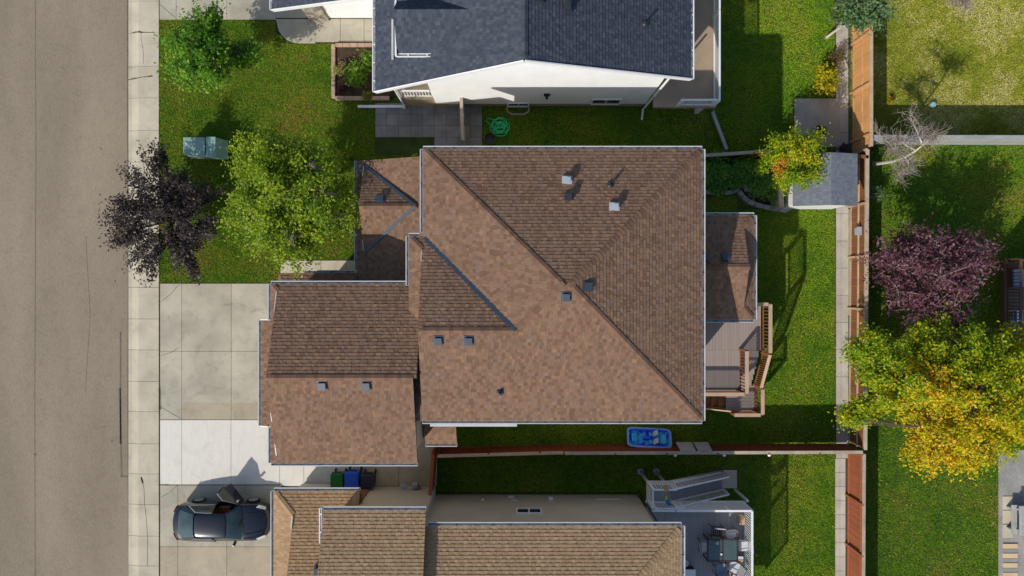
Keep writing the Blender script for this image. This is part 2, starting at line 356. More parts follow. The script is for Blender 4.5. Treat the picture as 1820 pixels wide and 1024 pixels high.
# paver patio at the side of the grey roofed house
pv = struct('paver_patio', MB().box(P(667, 0).x, P(0, 243).y, -.15, P(857, 0).x, P(0, 183).y, -.02).box(P(771, 0).x, P(0, 275).y, -.15, P(857, 0).x, P(0, 243).y, -.02), m_joint)
xs = [667, 687, 708, 730, 751, 772, 793, 814, 836, 857]; ys = [183, 203, 223.5, 244, 264, 276]
for j in range(5):
    for i in range(9):
        if j >= 3 and i < 5: continue
        slab(pv, xs[i], ys[j], xs[i+1], ys[j+1], m_paver, R.uniform(-.008, .006), .007, 'paver')
# concrete pad and swale along the back fence
pad = slab_base('concrete_pad', 1411, 174, 1494, 262)
slab(pad, 1412, 175, 1493, 262, m_drive, .01)
sw = slab_base('drainage_swale', 1484, -260, 1509, 1250)
def swale(y0, y1, xa, xb):
    a, b = P(xa, y1), P(xb, y0); c = (a.x+b.x)/2; g = .008
    mb = MB()
    for x0, z0, x1, z1 in ((a.x+g, .0, a.x+.22, -.004), (a.x+.22, -.004, c, -.014), (c, -.014, b.x-g, .0)):
        mb.hexa([(x0, a.y+g, -.14), (x1, a.y+g, -.14), (x1, b.y-g, -.14), (x0, b.y-g, -.14), (x0, a.y+g, z0), (x1, a.y+g, z1), (x1, b.y-g, z1), (x0, b.y-g, z0)])
    return part('swale_panel', mb, m_swale, sw)
ys = [-200+48*k for k in range(13)]; ys = [y-7.5 for y in ys]
yy = -199.5
while yy < 800: swale(yy, yy+48.3, 1486, 1508); yy += 48.3
yy = 815
while yy < 1200: swale(yy, yy+25, 1484.5, 1503); yy += 25
# flower bed with brick edging
fb = struct('flower_bed', MB().box(P(596, 0).x, P(0, 173).y, -.1, P(700, 0).x, P(0, 83).y, .05), m_soil)
m_edge = M('tan_edging_block', s(170, 142, 122), .9, .12, 3, 30, .1, .2, rnd=.1)
def edge_block(x0, y0, x1, y1): a, b = P(x0, y1), P(x1, y0); bevel(part('edging_block', MB().box(a.x+.006, a.y+.006, -.1, b.x-.006, b.y-.006, .16), m_edge, fb), .012)
for k in range(9): edge_block(590, 80+k*10.6, 597, 80+(k+1)*10.6)
for k in range(6): edge_block(597+k*13, 78, 597+(k+1)*13, 85); edge_block(597+k*16, 172, 597+(k+1)*16, 179)
# garden bed with stone border behind the brown house
gb = struct('garden_bed', MB().prism([tuple(P(a, b)[:2]) for a, b in ((1252, 276), (1252, 344), (1312, 340), (1322, 356), (1345, 366), (1398, 374), (1404, 276))], -.12, .04), m_soil)
m_gblock = M('grey_wall_block', s(150, 148, 142), .9, .12, 3, 30, .12, .2, rnd=.1)
path = [(1252, 342), (1268, 342.5), (1285, 343.5), (1300, 342), (1311, 336)], [(1312, 340), (1318, 350), (1328, 358), (1340, 363.5), (1354, 367.5), (1368, 370), (1382, 372.5), (1397, 375), (1400, 366)]
for pl in path:
    for (a, b), (c, d) in zip(pl, pl[1:]):
        p, q = P(a, b), P(c, d); dv = (q-p)*.03; p += dv; q -= dv; p.z = q.z = .1; bevel(part('wall_block', MB().bar(p, q, .2, .28+R.uniform(0, .03)), m_gblock, gb), .02)
# gravel yard at the right edge
gr = struct('gravel_yard', MB().box(P(1775, 0).x, -30, -.15, 45, P(0, 800).y, -.012), m_gravel)

# ------------------------------------------------------------------ roofs
def clip(poly, conv):
    out = poly
    for i in range(len(conv)):
        if not out: break
        ax, ay = conv[i]; bx, by = conv[(i+1) % len(conv)]; ex, ey = bx-ax, by-ay; res = []
        for j in range(len(out)):
            p, q = out[j], out[(j+1) % len(out)]
            dp = ex*(p[1]-ay)-ey*(p[0]-ax); dq = ex*(q[1]-ay)-ey*(q[0]-ax)
            if dp >= -1e-9: res.append(p)
            if (dp >= -1e-9) != (dq >= -1e-9):
                t = dp/(dp-dq); res.append((p[0]+(q[0]-p[0])*t, p[1]+(q[1]-p[1])*t))
        out = res
    return out
class Roof:
    def __init__(self, thk=.14): self.deck = MB(); self.tabs = []; self.frag = MB(); self.caps = []; self.thk = thk
    def face(self, pts, e=.145, t=.03, ref=None, widths=(.11, .14, .17, .21), grad=False):
        pts = [V(p) for p in pts]; n = V((0, 0, 0))
        for i in range(len(pts)): n += (pts[i]-pts[0]).cross(pts[(i+1) % len(pts)]-pts[0])
        n.normalize()
        if n.z < 0: n = -n; pts = pts[::-1]
        dn = n*self.thk
        for i in range(len(pts)): a, b = pts[i], pts[(i+1) % len(pts)]; self.deck.face([a-dn, b-dn, b, a])
        self.deck.face(pts); self.deck.face([p-dn for p in reversed(pts)])
        v = (V((0, 0, 1))-n*n.z).normalized(); u = v.cross(n)
        o = V(ref) if ref is not None else min(pts, key=lambda p: p.z)
        q = [((p-o).dot(u), (p-o).dot(v)) for p in pts]
        area = sum(q[i][0]*q[(i+1) % len(q)][1]-q[(i+1) % len(q)][0]*q[i][1] for i in range(len(q)))
        if area < 0: q = q[::-1]
        umin, umax = min(a for a, b in q), max(a for a, b in q); vmin, vmax = min(b for a, b in q), max(b for a, b in q)
        k = math.floor(vmin/e+1e-6)
        while k*e < vmax-1e-4:
            v0, v1 = k*e, k*e+e+.004; x = umin-R.uniform(0, .3)
            # the span of this course, found quickly
            c = clip([(umin-1, v0), (umax+1, v0), (umax+1, v1), (umin-1, v1)], q)
            if c:
                lo, hi = min(a for a, b in c), max(a for a, b in c)
                x = lo-R.uniform(0, .3); prev = .5; alt = R.random() < .5
                while x < hi:
                    w = R.choice(widths); r = R.random()
                    if abs(r-prev) < .15: r = R.random()
                    prev = r; alt = not alt
                    rect = [(x+.002, v0), (x+w-.002, v0), (x+w-.002, v1), (x+.002, v1)]
                    cl = clip(rect, q); x += w
                    if len(cl) < 3: continue
                    ar = abs(sum(cl[i][0]*cl[(i+1) % len(cl)][1]-cl[(i+1) % len(cl)][0]*cl[i][1] for i in range(len(cl))))/2
                    if ar < 2e-4: continue
                    self.tabs.append((o, u, v, n, x-w, w, v0, v1, cl, abs(ar-(w-.004)*(v1-v0)) < 1e-5, r, t*((1.0 if alt else .66) if R.random() < .85 else .75)))
            k += 1
    def ridge(self, a, b, n1, n2, w=.12, step=.17, ln=.27): self.caps.append((V(a), V(b), V(n1).normalized(), V(n2).normalized(), w, step, ln))
    def build(self, house, sh, capm, felt, top=300):
        rf = part('roof', self.deck, felt, house); off = ORG[house.name]
        full = sorted([t for t in self.tabs if t[9]], key=lambda t: -(t[0]+t[1]*(t[4]+t[5]/2)+t[2]*t[6]).z)
        pick = set(id(t) for t in full[:top]); lib = {}
        st = MB()
        for t in self.tabs:
            o, u, v, n, x, w, v0, v1, cl, fl, r, th = t
            if id(t) in pick:
                k = (round(w, 2), round(v1-v0, 3), int(r*6), round(th, 3))
                if k not in lib:
                    mb = MB(); L = v1-v0; ww = w-.004
                    c = [(0, 0, .0), (ww, 0, .0), (ww, L, 0), (0, L, 0), (0, 0, th), (ww, 0, th), (ww, L, .005), (0, L, .005)]
                    mb.hexa(c); mb.r = [(k[2]+.5)/6]*6; lib[k] = mb.mesh('shingle', sh, rnd=True)
                m3 = Matrix((u, v, n)).transposed().to_4x4()
                inst('shingle', lib[k], rf, o+u*(x+.002)+v*v0, mat=m3)
            else:
                top_ = []; bot = []
                for a, b in cl:
                    hh = .005+(th-.005)*(1-(b-v0)/(v1-v0)); p = o+u*a+v*b; top_.append(p+n*hh); bot.append(p)
                st.face(top_, 0, r)
                for i in range(len(cl)):
                    j = (i+1) % len(cl)
                    st.face([bot[i], bot[j], top_[j], top_[i]], 0, r)
        part('shingle_courses', st, sh, rf, 'stuff', rnd=True)
        for a, b, n1, n2, w, step, ln in self.caps:
            if a.z > b.z: a, b = b, a
            d = (b-a); Ln = d.length; d.normalize(); s1 = d.cross(n1).normalized(); s2 = d.cross(n2).normalized()
            if s1.dot(n2) > 0: s1 = -s1                      # point down each plane
            if s2.dot(n1) > 0: s2 = -s2
            up = (n1+n2).normalized(); libc = []
            for q in range(5):
                mb = MB(); h0, h1 = .05, .03
                A = [s1*w+n1*h0*.8, up*h0, s2*w+n2*h0*.8]; B = [p+d*ln for p in (s1*w+n1*h1*.8, up*h1, s2*w+n2*h1*.8)]
                Z = [s1*w, V((0, 0, 0)), s2*w]
                for i in range(2): mb.face([A[i], A[i+1], B[i+1], B[i]]); mb.face([Z[i], Z[i+1], A[i+1], A[i]])
                mb.face([Z[0], A[0], B[0]]); mb.face([Z[2], B[2], A[2]])
                mb.r = [(q+.5)/5]*len(mb.f); libc.append(mb.mesh('ridge_cap', capm, rnd=True))
            k = 1
            while k*step < Ln-ln*.6:
                inst('ridge_cap', R.choice(libc), rf, a+d*(k*step)+up*.012); k += 1
        return rf
def gutter(parent, a, b, out, w=.115, mats=None, brackets=.75):
    """open channel along an eave with its hangers"""
    a, b, o = V(a), V(b), V(out).normalized(); d = (b-a).normalized(); mb = MB(); z = V((0, 0, 1))
    mb.bar(a+o*w/2-z*.11, b+o*w/2-z*.11, w, .012, 1); mb.bar(a+o*(w-.008)-z*.055, b+o*(w-.008)-z*.055, .022, .115); mb.bar(a+o*.008-z*.045, b+o*.008-z*.045, .018, .12)
    mb.bar(a+o*(w+.004)-z*.0, b+o*(w+.004)-z*.0, .03, .015)
    for e in (a, b): mb.bar(e+o*.0-z*.055, e+o*w-z*.055, .012, .11)
    L = (b-a).length; k = brackets*.6
    while k < L: p = a+d*k-z*.005; mb.bar(p, p+o*w, .05, .01, 2); k += brackets
    return part('gutter', mb, mats or [m_gutter, m_gut_dark, m_bracket], parent)
def board(parent, a, b, w=.03, h=.2, mat=None, name='fascia'): return part(name, MB().bar(a, b, w, h), mat or m_white, parent)
def nrm(a, b, c): 
    n = (V(b)-V(a)).cross(V(c)-V(a)).normalized(); return n if n.z > 0 else -n
def strip(parent, a, b, w, mat, lift=.05, name='valley_flashing'): 
    a, b = V(a)+V((0, 0, lift)), V(b)+V((0, 0, lift)); return part(name, MB().bar(a, b, w, .012), mat, parent)
def lapwall(mb, p, q, z0, z1, out, e=.16):
    """lap siding boards up a wall from p to q (2D)"""
    p, q, o = V((p[0], p[1], 0)), V((q[0], q[1], 0)), V((out[0], out[1], 0)); z = z0
    while z < z1:
        t = min(z+e, z1); a, b, c, d = p+o*.03, q+o*.03, q+o*.01, p+o*.01
        mb.face([(a.x, a.y, z), (b.x, b.y, z), (c.x, c.y, t), (d.x, d.y, t)]); mb.face([(a.x, a.y, z), (b.x, b.y, z), (q.x, q.y, z), (p.x, p.y, z)]); z = t
def window(parent, c, w, h, out, panes=2, frame=.06):
    c, o = V(c), V((out[0], out[1], 0)); sd = V((-o.y, o.x, 0)); z = V((0, 0, 1)); mb = MB()
    for sg in (-1, 1): mb.bar(c+sd*sg*w/2-z*(h/2+frame/2)+o*.03, c+sd*sg*w/2+z*(h/2+frame/2)+o*.03, frame, .07, 0, o); mb.bar(c-sd*(w/2-frame/2)+z*sg*h/2+o*.032, c+sd*(w/2-frame/2)+z*sg*h/2+o*.032, .07, frame)
    for k in range(1, panes): x = -w/2+w*k/panes; mb.bar(c+sd*x-z*(h/2-frame/2)+o*.028, c+sd*x+z*(h/2-frame/2)+o*.028, frame*.8, .06, 0, o)
    f = part('window', mb, m_white, parent)
    for k in range(panes): x = -w/2+w*(k+.5)/panes; part('pane', MB().bar(c+sd*x-z*(h/2-.03)+o*.012, c+sd*x+z*(h/2-.03)+o*.012, w/panes-.05, .015, 0, o), m_glass, f)
    return f
def cowl(parent, p, n, up, size, mat, name='roof_vent', h=.14):
    """low square roof vent: flashing, hood with sloped front"""
    p, n = V(p), V(n).normalized(); v = V(up).normalized(); u = v.cross(n); a = size/2; mb = MB()
    def q(x, y, z): return p+u*x+v*y+n*z
    mb.hexa([q(-a*1.35, -a*1.3, .03), q(a*1.35, -a*1.3, .03), q(a*1.35, a*1.4, .03), q(-a*1.35, a*1.4, .03), q(-a*1.35, -a*1.3, .045), q(a*1.35, -a*1.3, .045), q(a*1.35, a*1.4, .045), q(-a*1.35, a*1.4, .045)], 0)
    mb.hexa([q(-a*.9, -a*.8, .04), q(a*.9, -a*.8, .04), q(a*.9, a*.95, .04), q(-a*.9, a*.95, .04), q(-a*.8, -a*.8, h*.75), q(a*.8, -a*.8, h*.75), q(a*.8, a*.9, h*.6), q(-a*.8, a*.9, h*.6)], 1)
    mb.hexa([q(-a, -a*1.05, h*.7), q(a, -a*1.05, h*.7), q(a, a, h*.62), q(-a, a, h*.62), q(-a, -a*1.05, h), q(a, -a*1.05, h), q(a*.95, a, h*.9), q(-a*.95, a, h*.9)], 0)
    return bevel(part(name, mb, [mat, m_vent_blk], parent), .012)

# ---- the brown roofed house
p = .38; he = 6.5
BH = thing('house', 'large house with brown shingled hip roofs in the centre of the picture', 'house', (2, 0, 0))
x0, x1, y0, y1 = -3.57, 7.64, -5.33, 5.58; hy = (y1-y0)/2; cy = (y0+y1)/2; hz = he+p*hy
A, B = V((x0+hy, cy, hz)), V((x1-hy, cy, hz))
wy1 = 2.08; wr = (wy1+y0)/2; wz = he+p*(wy1-y0)/2; f = (hz-wz)/(hz-he); J = V((A.x-f*hy, A.y-f*hy, wz)); gx = -3.6
NN, NS, NE_, NW_ = V((0, p, 1)).normalized(), V((0, -p, 1)).normalized(), V((p, 0, 1)).normalized(), V((-p, 0, 1)).normalized()
rf = Roof()
rf.face([(x1, y1, he), (x0, y1, he), A, B]); rf.face([(x1, y0, he), (x1, y1, he), B])
rf.face([(gx, y0, he), (J.x, y0, he), J, (gx, wr, wz)]); rf.face([(J.x, y0, he), (x1, y0, he), B, A, J], ref=(gx, y0, he))
rf.face([(x0, y1, he), (x0, wy1, he), J, A])
rf.face([(x0, wy1, he), (gx, wy1, he), (gx, wr, wz), J]); rf.face([(gx, wy1, he), (-4.14, wy1, he), (gx, wy1-.54, he+p*.54)])
rf.face([(-4.14, wy1, he), (-4.14, y0, he), (gx, y0+.54, he+p*.54), (gx, wy1-.54, he+p*.54)])
rf.face([(gx, y0, he), (-4.14, y0, he), (gx, y0+.54, he+p*.54)])
rf.ridge((x0, y1, he), A, NN, NW_); rf.ridge((x1, y1, he), B, NN, NE_); rf.ridge((x1, y0, he), B, NS, NE_); rf.ridge(J, A, NS, NW_); rf.ridge((gx, wr, wz), J, NN, NS)
rf.ridge((-4.14, wy1, he), (gx, wy1-.54, he+p*.54), NN, NW_)
# garage
ge = 6.1; gy1, gy0 = .16, -7.13; gr_y = (gy0+gy1)/2; gz = ge+p*(gy1-gy0)/2; gxa, gxb = -9.55, -3.85
rf.face([(-3.7, gy1, ge), (gxa, gy1, ge), (gxa, gr_y, gz), (-3.7, gr_y, gz)]); rf.face([(gxa, gy0, ge), (gxb, gy0, ge), (gxb, gr_y, gz), (gxa, gr_y, gz)])
def wface(xa, xb, ya, yb, ze=ge, xe=-9.82, pts=None): pass
zs = lambda x: ge+p*(x+9.82)
rf.face([(gxa, gy1, ge), (-9.82, gy1, ge), (gxa, gy1-.27, zs(gxa))]); rf.face([(gxa, gy0, ge), (-9.82, gy0, ge), (gxa, gy0+.27, zs(gxa))])
rf.face([(-9.82, gy1, ge), (-9.82, -1.33, ge), (gxa, -1.33, zs(gxa)), (gxa, gy1-.27, zs(gxa))])
rf.face([(-9.82, -5.64, ge), (-9.82, gy0, ge), (gxa, gy0+.27, zs(gxa)), (gxa, -5.64, zs(gxa))])
rf.face([(-10.28, -1.33, zs(-10.28)), (-10.28, -5.64, zs(-10.28)), (gxa, -5.64, zs(gxa)), (gxa, -1.33, zs(gxa))])
rf.ridge((gxa, gr_y, gz), (gxb, gr_y, gz), NN, NS); rf.ridge((-9.82, gy1, ge), (gxa, gy1-.27, zs(gxa)), NN, NW_)
# porch with its small west gable
pe = 3.6; pxe = -6.85; zp = lambda x: pe+p*(x-pxe)
rf.face([(pxe, 5.62, pe), (pxe, -.25, pe), (-3.3, -.25, zp(-3.3)), (-3.3, 5.62, zp(-3.3))])
dy, dz_, dxf, dxa = 3.5, 4.75, -6.53, -4.12
rf.face([(dxf, dy+1.93, zp(dxf)), (dxf, dy, dz_), (dxa, dy, dz_)]); rf.face([(dxf, dy-1.93, zp(dxf)), (dxa, dy, dz_), (dxf, dy, dz_)])
rf.ridge((dxf, dy, dz_), (dxa, dy, dz_), (0, .52, 1), (0, -.52, 1), .13)
rf.face([(pxe, .66, pe), (-10.3, .66, pe), (-9.9, -.25, pe+p*.91), (pxe, -.25, pe+p*.91)])
rf.face([(-10.3, .66, pe), (-10.4, -.25, pe), (-9.9, -.25, pe+p*.91)])
# sun room at the back
se = 4.0; sy1, sy0 = 3.17, -1.38; sr = (sy0+sy1)/2; sz = se+p*(sy1-sy0)/2; sxg, sxe = 10.08, 10.58; zk = se+p*.5
rf.face([(sxg, sy1, se), (7.2, sy1, se), (7.2, sr, sz), (sxg, sr, sz)]); rf.face([(7.2, sy0, se), (sxg, sy0, se), (sxg, sr, sz), (7.2, sr, sz)])
rf.face([(sxe, sy1, se), (sxg, sy1, se), (sxg, sy1-.5, zk)]); rf.face([(sxg, sy0, se), (sxe, sy0, se), (sxg, sy0+.5, zk)])
rf.face([(sxe, sy0, se), (sxe, sy1, se), (sxg, sy1-.5, zk), (sxg, sy0+.5, zk)])
rf.ridge((7.3, sr, sz), (sxg, sr, sz), NN, NS, .13); rf.ridge((sxe, sy1, se), (sxg, sy1-.5, zk), NN, NE_, .12); rf.ridge((sxe, sy0, se), (sxg, sy0+.5, zk), NS, NE_, .12)
# small roof over the side door
rf.face([(-3.8, -6.3, 4.25), (-2.42, -6.3, 4.25), (-2.42, -5.0, 4.8), (-3.8, -5.0, 4.8)]); rf.face([(-3.8, -6.85, 3.8), (-2.42, -6.85, 3.8), (-2.42, -6.3, 4.25), (-3.8, -6.3, 4.25)])
roofB = rf.build(BH, m_sh_brown, m_sh_cap, m_felt)
for a, b, o in (((x0, y1, he), (x1, y1, he), (0, 1, 0)), ((x1, y1, he), (x1, y0, he), (1, 0, 0)), ((-3.6, y0, he), (x1, y0, he), (0, -1, 0)), ((x0, 2.25, he), (x0, y1, he), (-1, 0, 0)),
                ((-4.14, .1, he), (-4.14, wy1, he), (-1, 0, 0)), ((-4.14, wy1, he), (x0-.14, wy1, he), (0, 1, 0)),
                ((-9.82, gy1, ge), (-4.3, gy1, ge), (0, 1, 0)), ((-9.82, gy0, ge), (gxb, gy0, ge), (0, -1, 0)), ((-9.82, -1.33, ge), (-9.82, gy1, ge), (-1, 0, 0)), ((-9.82, gy0, ge), (-9.82, -5.64, ge), (-1, 0, 0)),
                ((-10.28, -5.64, zs(-10.28)), (-10.28, -1.33, zs(-10.28)), (-1, 0, 0)),
                ((pxe, .8, pe), (pxe, 5.62, pe), (-1, 0, 0)), ((-9.2, .66, pe), (pxe-.14, .66, pe), (0, 1, 0)),
                ((7.2+.55, sy1, se), (sxe, sy1, se), (0, 1, 0)), ((sxe, sy0, se), (sxe, sy1, se), (1, 0, 0)), ((7.2+.55, sy0, se), (sxe, sy0, se), (0, -1, 0)), ((-3.8, -6.85, 3.8), (-2.42, -6.85, 3.8), (0, -1, 0))):
    gutter(roofB, a, b, o)
strip(roofB, (x0+.05, wy1-.05, he), J, .17, m_valley); strip(roofB, (dxf, dy+1.93, zp(dxf)), (dxa, dy, dz_), .13, m_valley, .06); strip(roofB, (dxf, dy-1.93, zp(dxf)), (dxa, dy, dz_), .13, m_valley, .06)
board(roofB, (-9.83, -1.3, ge-.1), (-10.28, -1.3, zs(-10.28)-.1), .04, .2); board(roofB, (-9.83, -5.67, ge-.1), (-10.28, -5.67, zs(-10.28)-.1), .04, .2)
mb = MB()     # walls with gables
def wallbox(mb, xa, ya, xb, yb, z1): mb.box(xa, ya, -.1, xb, yb, z1)
wallbox(mb, x0+.5, y0+.5, x1-.5, y1-.5, he-.05); wallbox(mb, gx+.05, y0+.5, x0+.6, wy1-.5, he-.06); wallbox(mb, -9.5, gy0+.5, -3.9, gy1-.45, ge-.05)
wallbox(mb, 7.0, sy0+.45, 10.12, sy1-.45, se-.05); wallbox(mb, -5.6, -.28, -3.2, 5.2, 3.9); wallbox(mb, -3.7, -6.4, -2.6, -4.5, 3.9)
mb.prism([(-9.5, gy1-.3), (-9.5, gy0+.3), (-9.4, gy0+.3), (-9.4, gy1-.3)], ge-.02, ge+.02)
wb = part('wall', mb, m_siding, BH)
mb = MB()
mb.face([(gxa+.07, gy1-.5, ge+.1), (gxa+.07, gy0+.5, ge+.1), (gxa+.07, gr_y, gz-.12)]); mb.face([(gx+.07, wy1-.7, he+.15), (gx+.07, y0+.7, he+.15), (gx+.07, wr, wz-.12)])
mb.face([(sxg-.07, sy1-.6, se+.15), (sxg-.07, sy0+.6, se+.15), (sxg-.07, sr, sz-.1)]); mb.face([(dxf+.05, dy+1.8, zp(dxf)), (dxf+.05, dy-1.8, zp(dxf)), (dxf+.05, dy, dz_-.1)])
part('gable', mb, m_siding, BH)
for (a, b) in (((gxa, gy1-.3, zs(gxa)+.02), (gxa, gy1-1.1, ge+p*1.1-.02)), ((gxa, gy0+.35, zs(gxa)+.04), (gxa, gy0+.85, ge+p*.85-.02)), ((gxa, -5.3, ge+p*1.83-.02), (gxa, -4.95, ge+p*2.18-.02)), ((gx, wy1-.6, he+p*.6-.03), (gx, wy1-1.0, he+p-.03)), ((dxf, dy+1.9, zp(dxf)), (dxf, dy+1.4, zp(dxf)+.26)), ((dxf, dy-1.9, zp(dxf)), (dxf, dy-1.4, zp(dxf)+.26))):
    board(roofB, V(a)-V((.01, 0, .03)), V(b)-V((.01, 0, .03)), .03, .09)
# door of the garage and windows so that the walls are not bare
mb = MB(); 
for k in range(4): mb.box(-9.56, -5.9, .05+.55*k, -9.5, -1.1, .57+.55*k)
part('garage_door', mb, m_white, BH)
window(BH, (-9.5, -3.5, 4.6), 2.2, 1.2, (-1, 0)); window(BH, (2.5, y1-.5, 4.8), 1.6, 1.1, (0, 1)); window(BH, (3.5, y0+.5, 4.8), 1.4, 1.1, (0, -1)); window(BH, (x1-.5, -3.4, 3.6), 1.8, 1.5, (1, 0)); window(BH, (x1-.5, 4.3, 5.0), 1.2, 1.1, (1, 0))
window(BH, (10.12, .9, 3.0), 2.4, 1.3, (1, 0), 3)
def on_roof(px, py, z0, n, v0):
    """point of the roof plane through v0 (normal n) seen at a photo pixel"""
    o = V((0, 0, ZC)); d = (P(px, py)-o); n = V(n); t = (V(v0)-o).dot(n)/d.dot(n); return o+d*t
NP = ((x0, y1, he), NN); 
for px, py, pl, n, mt, sz_ in ((1006, 527, (x0, y0, he), NS, m_vent_slate, .29), (1044, 509, (x1, y0, he), NE_, m_vent_slate, .29), (779, 605, (x0, y0, he), NS, m_vent_slate, .29), (833, 605, (x0, y0, he), NS, m_vent_slate, .29),
                          (573, 685, (gxa, gy0, ge), NS, m_vent_slate, .31), (651, 685, (gxa, gy0, ge), NS, m_vent_slate, .31)):
    up = V((0, 0, 1))-n*n.z; cowl(roofB, on_roof(px, py, 0, n, pl), n, up, sz_, mt)
n = V((0, .52, 1)).normalized(); cowl(roofB, on_roof(676, 355, 0, n, (dxf, dy, dz_)), n, V((0, 0, 1))-n*n.z, .3, m_vent_slate)
cowl(roofB, on_roof(1289, 458, 0, NN, (sxg, sy1, se)), NN, V((0, 0, 1))-NN*NN.z, .3, m_vent_slate); cowl(roofB, on_roof(1252, 459, 0, NN, (sxg, sy1, se)), NN, V((0, 0, 1))-NN*NN.z, .3, m_vent_slate)
def stack(parent, p, h, kind):
    p = V(p); mb = MB()
    if kind == 'square':
        mb.box(p.x-.2, p.y-.2, p.z-.02, p.x+.2, p.y+.2, p.z+.07); mb.box(p.x-.08, p.y-.08, p.z, p.x+.08, p.y+.08, p.z+h-.1)
        mb.box(p.x-.12, p.y-.13, p.z+h-.1, p.x+.12, p.y+.13, p.z+h); return bevel(part('vent_cap', mb, m_vent_wht, parent), .012)
    if kind == 'black':
        mb.box(p.x-.17, p.y-.18, p.z-.02, p.x+.17, p.y+.18, p.z+.07); mb.box(p.x-.09, p.y-.14, p.z, p.x+.09, p.y+.12, p.z+h); mb.box(p.x-.11, p.y-.16, p.z+h-.05, p.x+.11, p.y+.14, p.z+h+.02); return bevel(part('vent_hood', mb, m_vent_blk, parent), .012)
    mb.lathe(p, [(.16, -.03), (.14, .05), (.075, .09), (.055, .12), (.055, h), (.045, h), (.045, h-.1)], 14); return smooth(part('vent_pipe', mb, m_vent_blk, parent))
for px, py, k, h in ((1008, 322, 'square', .32), (1092, 369, 'square', .32), (1011, 351, 'black', .3), (1085, 329, 'pipe', .38)): stack(roofB, on_roof(px, py, 0, NN, (x0, y1, he))-V((0, 0, .0)), h, k)
stack(roofB, on_roof(889, 696, 0, NS, (x0, y0, he)), .2, 'pipe')
mb = MB(); mb.bar((-3.3, y0-.2, he-.09), (.2, y0-.2, he-.09), .1, .08); part('downspout', mb, m_gutter, roofB)

# ---- grey roofed house to the north
GH = thing('house', 'white stucco house under a charcoal shingle gable roof at the top edge', 'house', (1, 14, 0))
rz = 8.7; q_ = .5; rx = .47; wx, ex = -5.67, 7.55; wz_, ez = rz-q_*(rx-wx), rz-q_*(ex-rx); yn = 21
rk = lambda x: 8.14+.67*(x-wx)/(ex-wx)
rf = Roof(.16)
rf.face([(wx, yn, wz_), (wx, rk(wx), wz_), (rx, rk(rx), rz), (rx, yn, rz)], .15, .022); rf.face([(ex, rk(ex), ez), (ex, yn, ez), (rx, yn, rz), (rx, rk(rx), rz)], .15, .028)
nW, nE = V((-q_, 0, 1)).normalized(), V((q_, 0, 1)).normalized(); rf.ridge((rx, rk(rx), rz), (rx, yn, rz), nW, nE)
zw = lambda x: wz_+q_*(x-wx)
cgx, cge_x, crx = P(705, 95, 6.9).x, P(766, 95, 6.9).x, P(833, 17, 7.7).x
ce = zw(cge_x); cyE = P(705, 95, ce).y; crz = zw(crx); cyR = P(800, 17, crz).y
rf.face([(cgx, cyE, ce), (cge_x, cyE, ce), (crx, cyR, crz), (cgx, cyR, crz)], .15, .022); rf.face([(crx, cyR, crz), (cge_x, cyR+.62, ce), (cgx, cyR+.62, ce), (cgx, cyR, crz)], .15, .028)  # north slope shaped steep so it stays unlit, standing in for a shadow triangle
# garage wing
gwx = -10.9; gwz = 2.8; gq = .5; gY = 12.45
rf.face([(gwx, yn, gwz), (gwx, gY+.2, gwz), (-5.2, gY-.3, gwz+gq*5.7), (-5.2, yn, gwz+gq*5.7)], .15, .022)
roofG = rf.build(GH, m_sh_grey, m_sh_grey, m_felt_g)
wl = V((0, -.02, -.06))
board(roofG, V((wx, rk(wx), wz_))+wl, V((rx, rk(rx), rz))+wl, .05, .22); board(roofG, V((rx, rk(rx), rz))+wl, V((ex, rk(ex), ez))+wl, .05, .22)
mg = [m_white, m_gut_dark, m_white]
gutter(roofG, (wx, rk(wx), wz_), (wx, yn, wz_), (-1, 0, 0), .1, mg); gutter(roofG, (ex, rk(ex), ez), (ex, yn, ez), (1, 0, 0), .1, mg)
gutter(roofG, (cgx, cyE, ce), (cge_x, cyE, ce), (0, -1, 0), .12, mg); board(roofG, (cgx-.03, cyE-.1, ce), (cgx-.03, cyR+.62, ce+.02), .07, .25)
part('downspout', MB().bar((cgx-.3, cyE, zw(cgx-.3)+.06), (cgx-.3, cyR+.2, zw(cgx-.3)+.06), .08, .06), m_gutter, roofG)
mb = MB(); mb.box(cgx+.15, cyE+.15, zw(cgx), cgx+2.6, cyR+.62-.15, ce-.1); mb.face([(cgx+.1, cyE+.1, ce-.1), (cgx+.1, cyR+.62-.1, ce-.1), (cgx+.1, cyR, crz-.12)]); part('dormer', mb, m_stucco_w, GH)
board(roofG, (gwx, gY+.18, gwz-.08), (-5.2, gY-.32, gwz+gq*5.7-.08), .05, .2); gutter(roofG, (gwx, gY+.2, gwz), (gwx, yn, gwz), (-1, 0, 0), .1, mg)
n = V((q_, 0, 1)).normalized()
for px, py, h, k in ((1146, 42, .38, 'pipe'), (1009, 14, .35, 'black'), (958, -2, .35, 'black')): stack(roofG, on_roof(px, py, 0, n, (rx, 9, rz)), h, k)
yw = 8.95; xl, xr = -3.7, 6.5
mb = MB(); gz_ = lambda x: (zw(x) if x < rx else rz-q_*(x-rx))-.17
mb.prism([(xl, yw), (xr, yw), (xr, 20.5), (xl, 20.5)], .55, 5.35)
mb.face([(xl, yw, 5.35), (xr, yw, 5.35), (xr, yw, gz_(xr)), (rx, yw, gz_(rx)), (xl, yw, gz_(xl))]); mb.box(-9.9, 13.3, .1, -5.2, 20, 3.2); mb.face([(-9.9, 13.3, 3.2), (-5.2, 13.3, 3.2), (-5.2, 13.3, 5.4), (-9.9, 13.3, 3.15)])
mb.box(-5.3, 9.75, .3, xl, 20.5, 5.3); part('wall', mb, m_stucco_w, GH)
